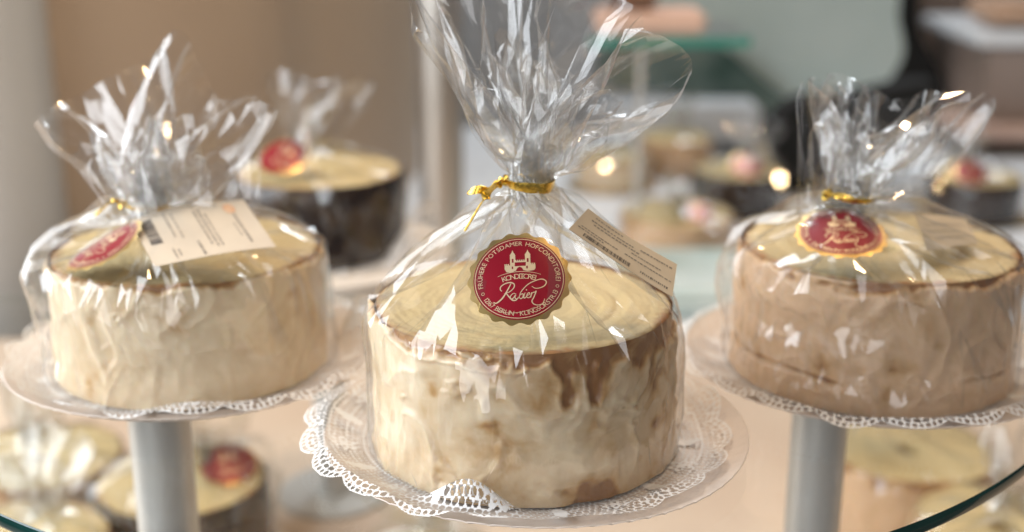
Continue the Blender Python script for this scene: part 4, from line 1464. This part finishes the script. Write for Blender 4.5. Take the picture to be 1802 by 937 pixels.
# lower tier, seen through the glass shelf
low = [(318, 850, 1.10, 0.080, 0.085, 'chocolate', 160, 'dark sided cake with glinting red seal under the glass, right of the left column', 'bag under the glass round the dark sided cake', ((0.045, 0.01, 0.096), (0.1, -0.3, 0.95), 5, 0.030), 'white card under the dark sided cake below the glass'),
       (70, 800, 1.16, 0.080, 0.080, 'icing_tan', 60, 'amber cake under the glass, below the left end of the left plate', 'bag under the glass at the far left', None, 'white card under the amber cake at far left below the glass'),
       (730, 1000, 0.93, 0.080, 0.080, 'icing', 200, 'pale cake under the glass, below the front of the middle plate', 'bag under the glass below the middle plate', None, 'white card under the pale cake below the middle plate'),
       (1770, 930, 1.02, 0.080, 0.080, 'icing', 20, 'pale cake under the glass in the lower right corner', 'bag under the glass in the lower right corner', None, 'white card under the pale cake in the lower right corner'),
       (30, 930, 1.00, 0.078, 0.075, 'icing', 110, 'pale cake under the glass in the lower left corner', 'bag under the glass in the lower left corner', None, 'white card under the pale cake in the lower left corner'),
       (1600, 790, 1.18, 0.085, 0.080, 'icing_tan', 300, 'tan cake under the glass, right of the right column', 'bag under the glass right of the right column', None, 'white card under the tan cake right of the right column')]
for (px, py, Y, R, H, ic, rt, l1, l2, sl, l3) in low:
    top = atY(px, py, Y)
    far_cake((top[0], Y, Z_TABLE + 0.004), R, H, l1, l2, rt, ic, sl)
    v, f = lathe([(0.0005, 0.0), (R * 1.2, 0.0), (R * 1.26, 0.002), (R * 1.2, 0.0035), (0.0005, 0.0035)], 64, (top[0], Y, Z_TABLE))
    tag(add('cake_board', v, f, M['board'], None, loc=(top[0], Y, Z_TABLE), sharp=40), l3, 'board')

# ---- round plastered pillar behind, at left
mp = simple('pillar_plaster', (0.38, 0.29, 0.21), (0.41, 0.32, 0.235), 0.7, 0, 3)
PY, PR = 2.80, 0.95
ex = ray(737, 250)
# tangent line of sight on the pillar's right flank
ang = math.atan2(ex[0], ex[1])
pcx = PY * math.tan(ang) - PR / math.cos(ang)
v, f = lathe([(PR, -1.0), (PR, 2.6)], 160, (pcx, PY, 0))
tag(add('pillar', v, f, mp, None, loc=(pcx, PY, -1.0)), 'broad round beige pillar filling the background at left', 'pillar')
# ---- pale pilaster at the left edge
a = atY(-95, 300, 1.95)
v, f = lathe([(0.18, -1.0), (0.18, 2.2)], 96, (a[0], 1.95, 0))
tag(add('pilaster', v, f, simple('pale_paint', (0.52, 0.54, 0.55), (0.56, 0.58, 0.59), 0.6, 0, 3), None, loc=(a[0], 1.95, -1.0)), 'pale grey rounded post at the far left edge of the background', 'post')
# ---- slim steel post right of it
px = atY(777, 250, 2.0)[0]
t = thing('steel_post', (px, 2.0, Z_TABLE + 0.001), 'upright steel post behind the middle bag, beside the pillar', 'post')
v, f = lathe([(0.035, Z_TABLE + 0.003), (0.035, 1.6)], 64, (px, 2.0, 0))
add('tube', v, f, simple('post_steel', (0.42, 0.39, 0.35), (0.47, 0.44, 0.40), 0.3, 0.85, 5), t)
v, f = lathe([(0.0355, Z_TABLE + 0.0015), (0.060, Z_TABLE + 0.0015), (0.060, Z_TABLE + 0.01), (0.0355, Z_TABLE + 0.012)], 64, (px, 2.0, 0))
add('base_ring', v, f, M['steel'], t)

# ---- upper glass shelf with a teal edge and a box on it
US = 2.15
e0 = atY(1130, 52, US)
t = thing('upper_shelf', (e0[0], US, e0[2]), 'small glass shelf with bright teal edge high in the background', 'shelf')
ux0, ux1 = atY(1030, 52, US)[0], atY(1303, 52, US)[0]
add('pane', [(ux0, US - 0.099, e0[2]), (ux1, US - 0.099, e0[2]), (ux1, US + 0.12, e0[2]), (ux0, US + 0.12, e0[2])], [[0, 1, 2, 3]], M['glass'], t, smooth=False)
v, f = box(ux0, ux1, US - 0.104, US - 0.0992, e0[2] - 0.017, e0[2] - 0.0005, 0.001)
add('polished_edge', v, f, M['teal_edge'], t, smooth=False)
v, f = lathe([(0.006, e0[2] - 0.0195), (0.006, Z_TABLE + 0.002)], 32, (e0[0], US, 0))
add('stem', v, f[:, ::-1], M['steel'], t)
bx0, bx1 = atY(1045, 30, US)[0], atY(1235, 30, US)[0]
v, f = box(bx0, bx1, US - 0.06, US + 0.06, e0[2] + 0.0005, e0[2] + 0.034, 0.008)
tag(add('cake_box', v, f, simple('pink_card', (0.62, 0.40, 0.30), (0.70, 0.48, 0.37), 0.6, 0, 8), None, smooth=False, loc=(0, US, e0[2])), 'pale pink brown box on the teal edged glass shelf', 'box')
v, f = box(bx0 + 0.03, bx0 + 0.10, US - 0.05, US + 0.05, e0[2] + 0.035, e0[2] + 0.11, 0.008)
tag(add('chocolate_block', v, f, simple('brown_card', (0.12, 0.06, 0.035), (0.16, 0.08, 0.045), 0.5, 0, 8), None, smooth=False, loc=(0, US, e0[2])), 'dark brown block on top of the pale pink box', 'box')

# ---- display cabinet with a rounded pale pane in a black frame
YD = 3.2


def rounded(px_pts, Y0, Y1):
    pts = catmull([atY(x, y, Y0) for x, y in px_pts], 8, True)
    k = len(pts)
    bck = pts.copy()
    bck[:, 1] = Y1
    V = np.r_[pts, bck]
    Fc = [list(range(k))[::-1], list(range(k, 2 * k))] + [[i, (i + 1) % k, k + (i + 1) % k, k + i] for i in range(k)]
    return V, Fc


dc = thing('display_cabinet', (0.6, YD, Z_TABLE), 'blurred display cabinet with rounded pale green pane and black frame', 'cabinet')
v, f = rounded([(1240, -60), (1580, -60), (1622, 60), (1662, 150), (1620, 235), (1420, 300), (1330, 310), (1230, 200)], YD + 0.02, YD + 0.30)
add('frame', v, f, M['black'], dc, smooth=False)
v, f = rounded([(1180, -60), (1540, -60), (1582, 40), (1585, 110), (1520, 172), (1380, 185), (1260, 160), (1180, 100)], YD - 0.01, YD + 0.015)
add('pane', v, f, simple('pale_green_glass', (0.44, 0.53, 0.51), (0.52, 0.60, 0.58), 0.12, 0, 2.5), dc, smooth=False)
v, f = rounded([(1060, 85), (1250, 80), (1330, 130), (1390, 185), (1330, 200), (1180, 165), (1070, 150)], YD - 0.10, YD - 0.03)
add('lower_glass', v, f, simple('dark_green_glass', (0.05, 0.085, 0.075), (0.16, 0.21, 0.19), 0.15, 0, 6), dc, smooth=False)
v, f = box(atY(1060, 200, YD - 0.2)[0], atY(1335, 200, YD - 0.2)[0], YD - 0.25, YD - 0.11, atY(1200, 245, YD - 0.2)[2], atY(1200, 182, YD - 0.2)[2], 0.01)
add('ledge', v, f, simple('pale_ledge', (0.50, 0.52, 0.54), (0.58, 0.60, 0.62), 0.4, 0, 4), dc, smooth=False)

v, f = rounded([(1352, 235), (1405, 180), (1500, 170), (1600, 150), (1655, 150), (1650, 200), (1560, 250), (1480, 300), (1430, 336), (1385, 336), (1368, 290)], 2.58, 2.66)
tag(add('black_case', v, f, M['black'], None, smooth=False, loc=(0.7, 2.62, Z_TABLE)), 'black rounded case on the far table, left of the right ruff', 'case')

# ---- taupe cupboards at right
mta = simple('taupe_laminate', (0.30, 0.235, 0.20), (0.33, 0.26, 0.225), 0.5, 0, 3)
mbr = simple('dark_wood', (0.045, 0.028, 0.02), (0.07, 0.045, 0.032), 0.5, 0, 5)


def px_box(name, x0, y0, x1, y1, Y, dep, mat, parent):
    a, b = atY(x0, y1, Y), atY(x1, y0, Y)
    v, f = box(a[0], b[0], Y, Y + dep, a[2], b[2], 0.006)
    return add(name, v, f, mat, parent, smooth=False)


cb = thing('tall_cupboard', (1.3, 3.6, -1.0), 'tall taupe cupboard with dark plinth in the upper right', 'cupboard')
px_box('carcass', 1585, -80, 1790, 152, 3.6, 0.4, mta, cb)
px_box('plinth', 1560, 153, 1850, 480, 3.62, 0.4, mbr, cb)
cb2 = thing('low_cupboard', (1.5, 3.0, -1.0), 'low taupe cupboard with pale top at the right edge', 'cupboard')
px_box('carcass', 1728, 84, 2000, 222, 3.0, 0.4, mta, cb2)
px_box('worktop', 1722, 60, 2010, 83, 2.98, 0.44, mwhite, cb2)
px_box('shelf_board', 1690, 224, 2010, 250, 2.92, 0.3, simple('pink_wood', (0.55, 0.38, 0.31), (0.62, 0.45, 0.37), 0.5, 0, 6), cb2)
px_box('base_front', 1690, 251, 2010, 300, 2.96, 0.4, mbr, cb2)
a = atY(1745, 59, 3.05)
v, f = box(a[0], a[0] + 0.22, 3.05, 3.25, a[2] + 0.02, a[2] + 0.07, 0.012)
tag(add('card_box', v, f, simple('warm_card', (0.50, 0.33, 0.22), (0.60, 0.40, 0.28), 0.6, 0, 20), None, smooth=False, loc=a), 'small tan box on the pale worktop in the upper right corner', 'box')
# ---- rear wall
v = [(-5, 4.6, -1.0), (5, 4.6, -1.0), (5, 4.6, 3), (-5, 4.6, 3)]
tag(add('rear_wall', v, [[0, 1, 2, 3]], simple('wall_paint', (0.50, 0.50, 0.50), (0.56, 0.56, 0.56), 0.7, 0, 2), None, smooth=False), kind='structure')
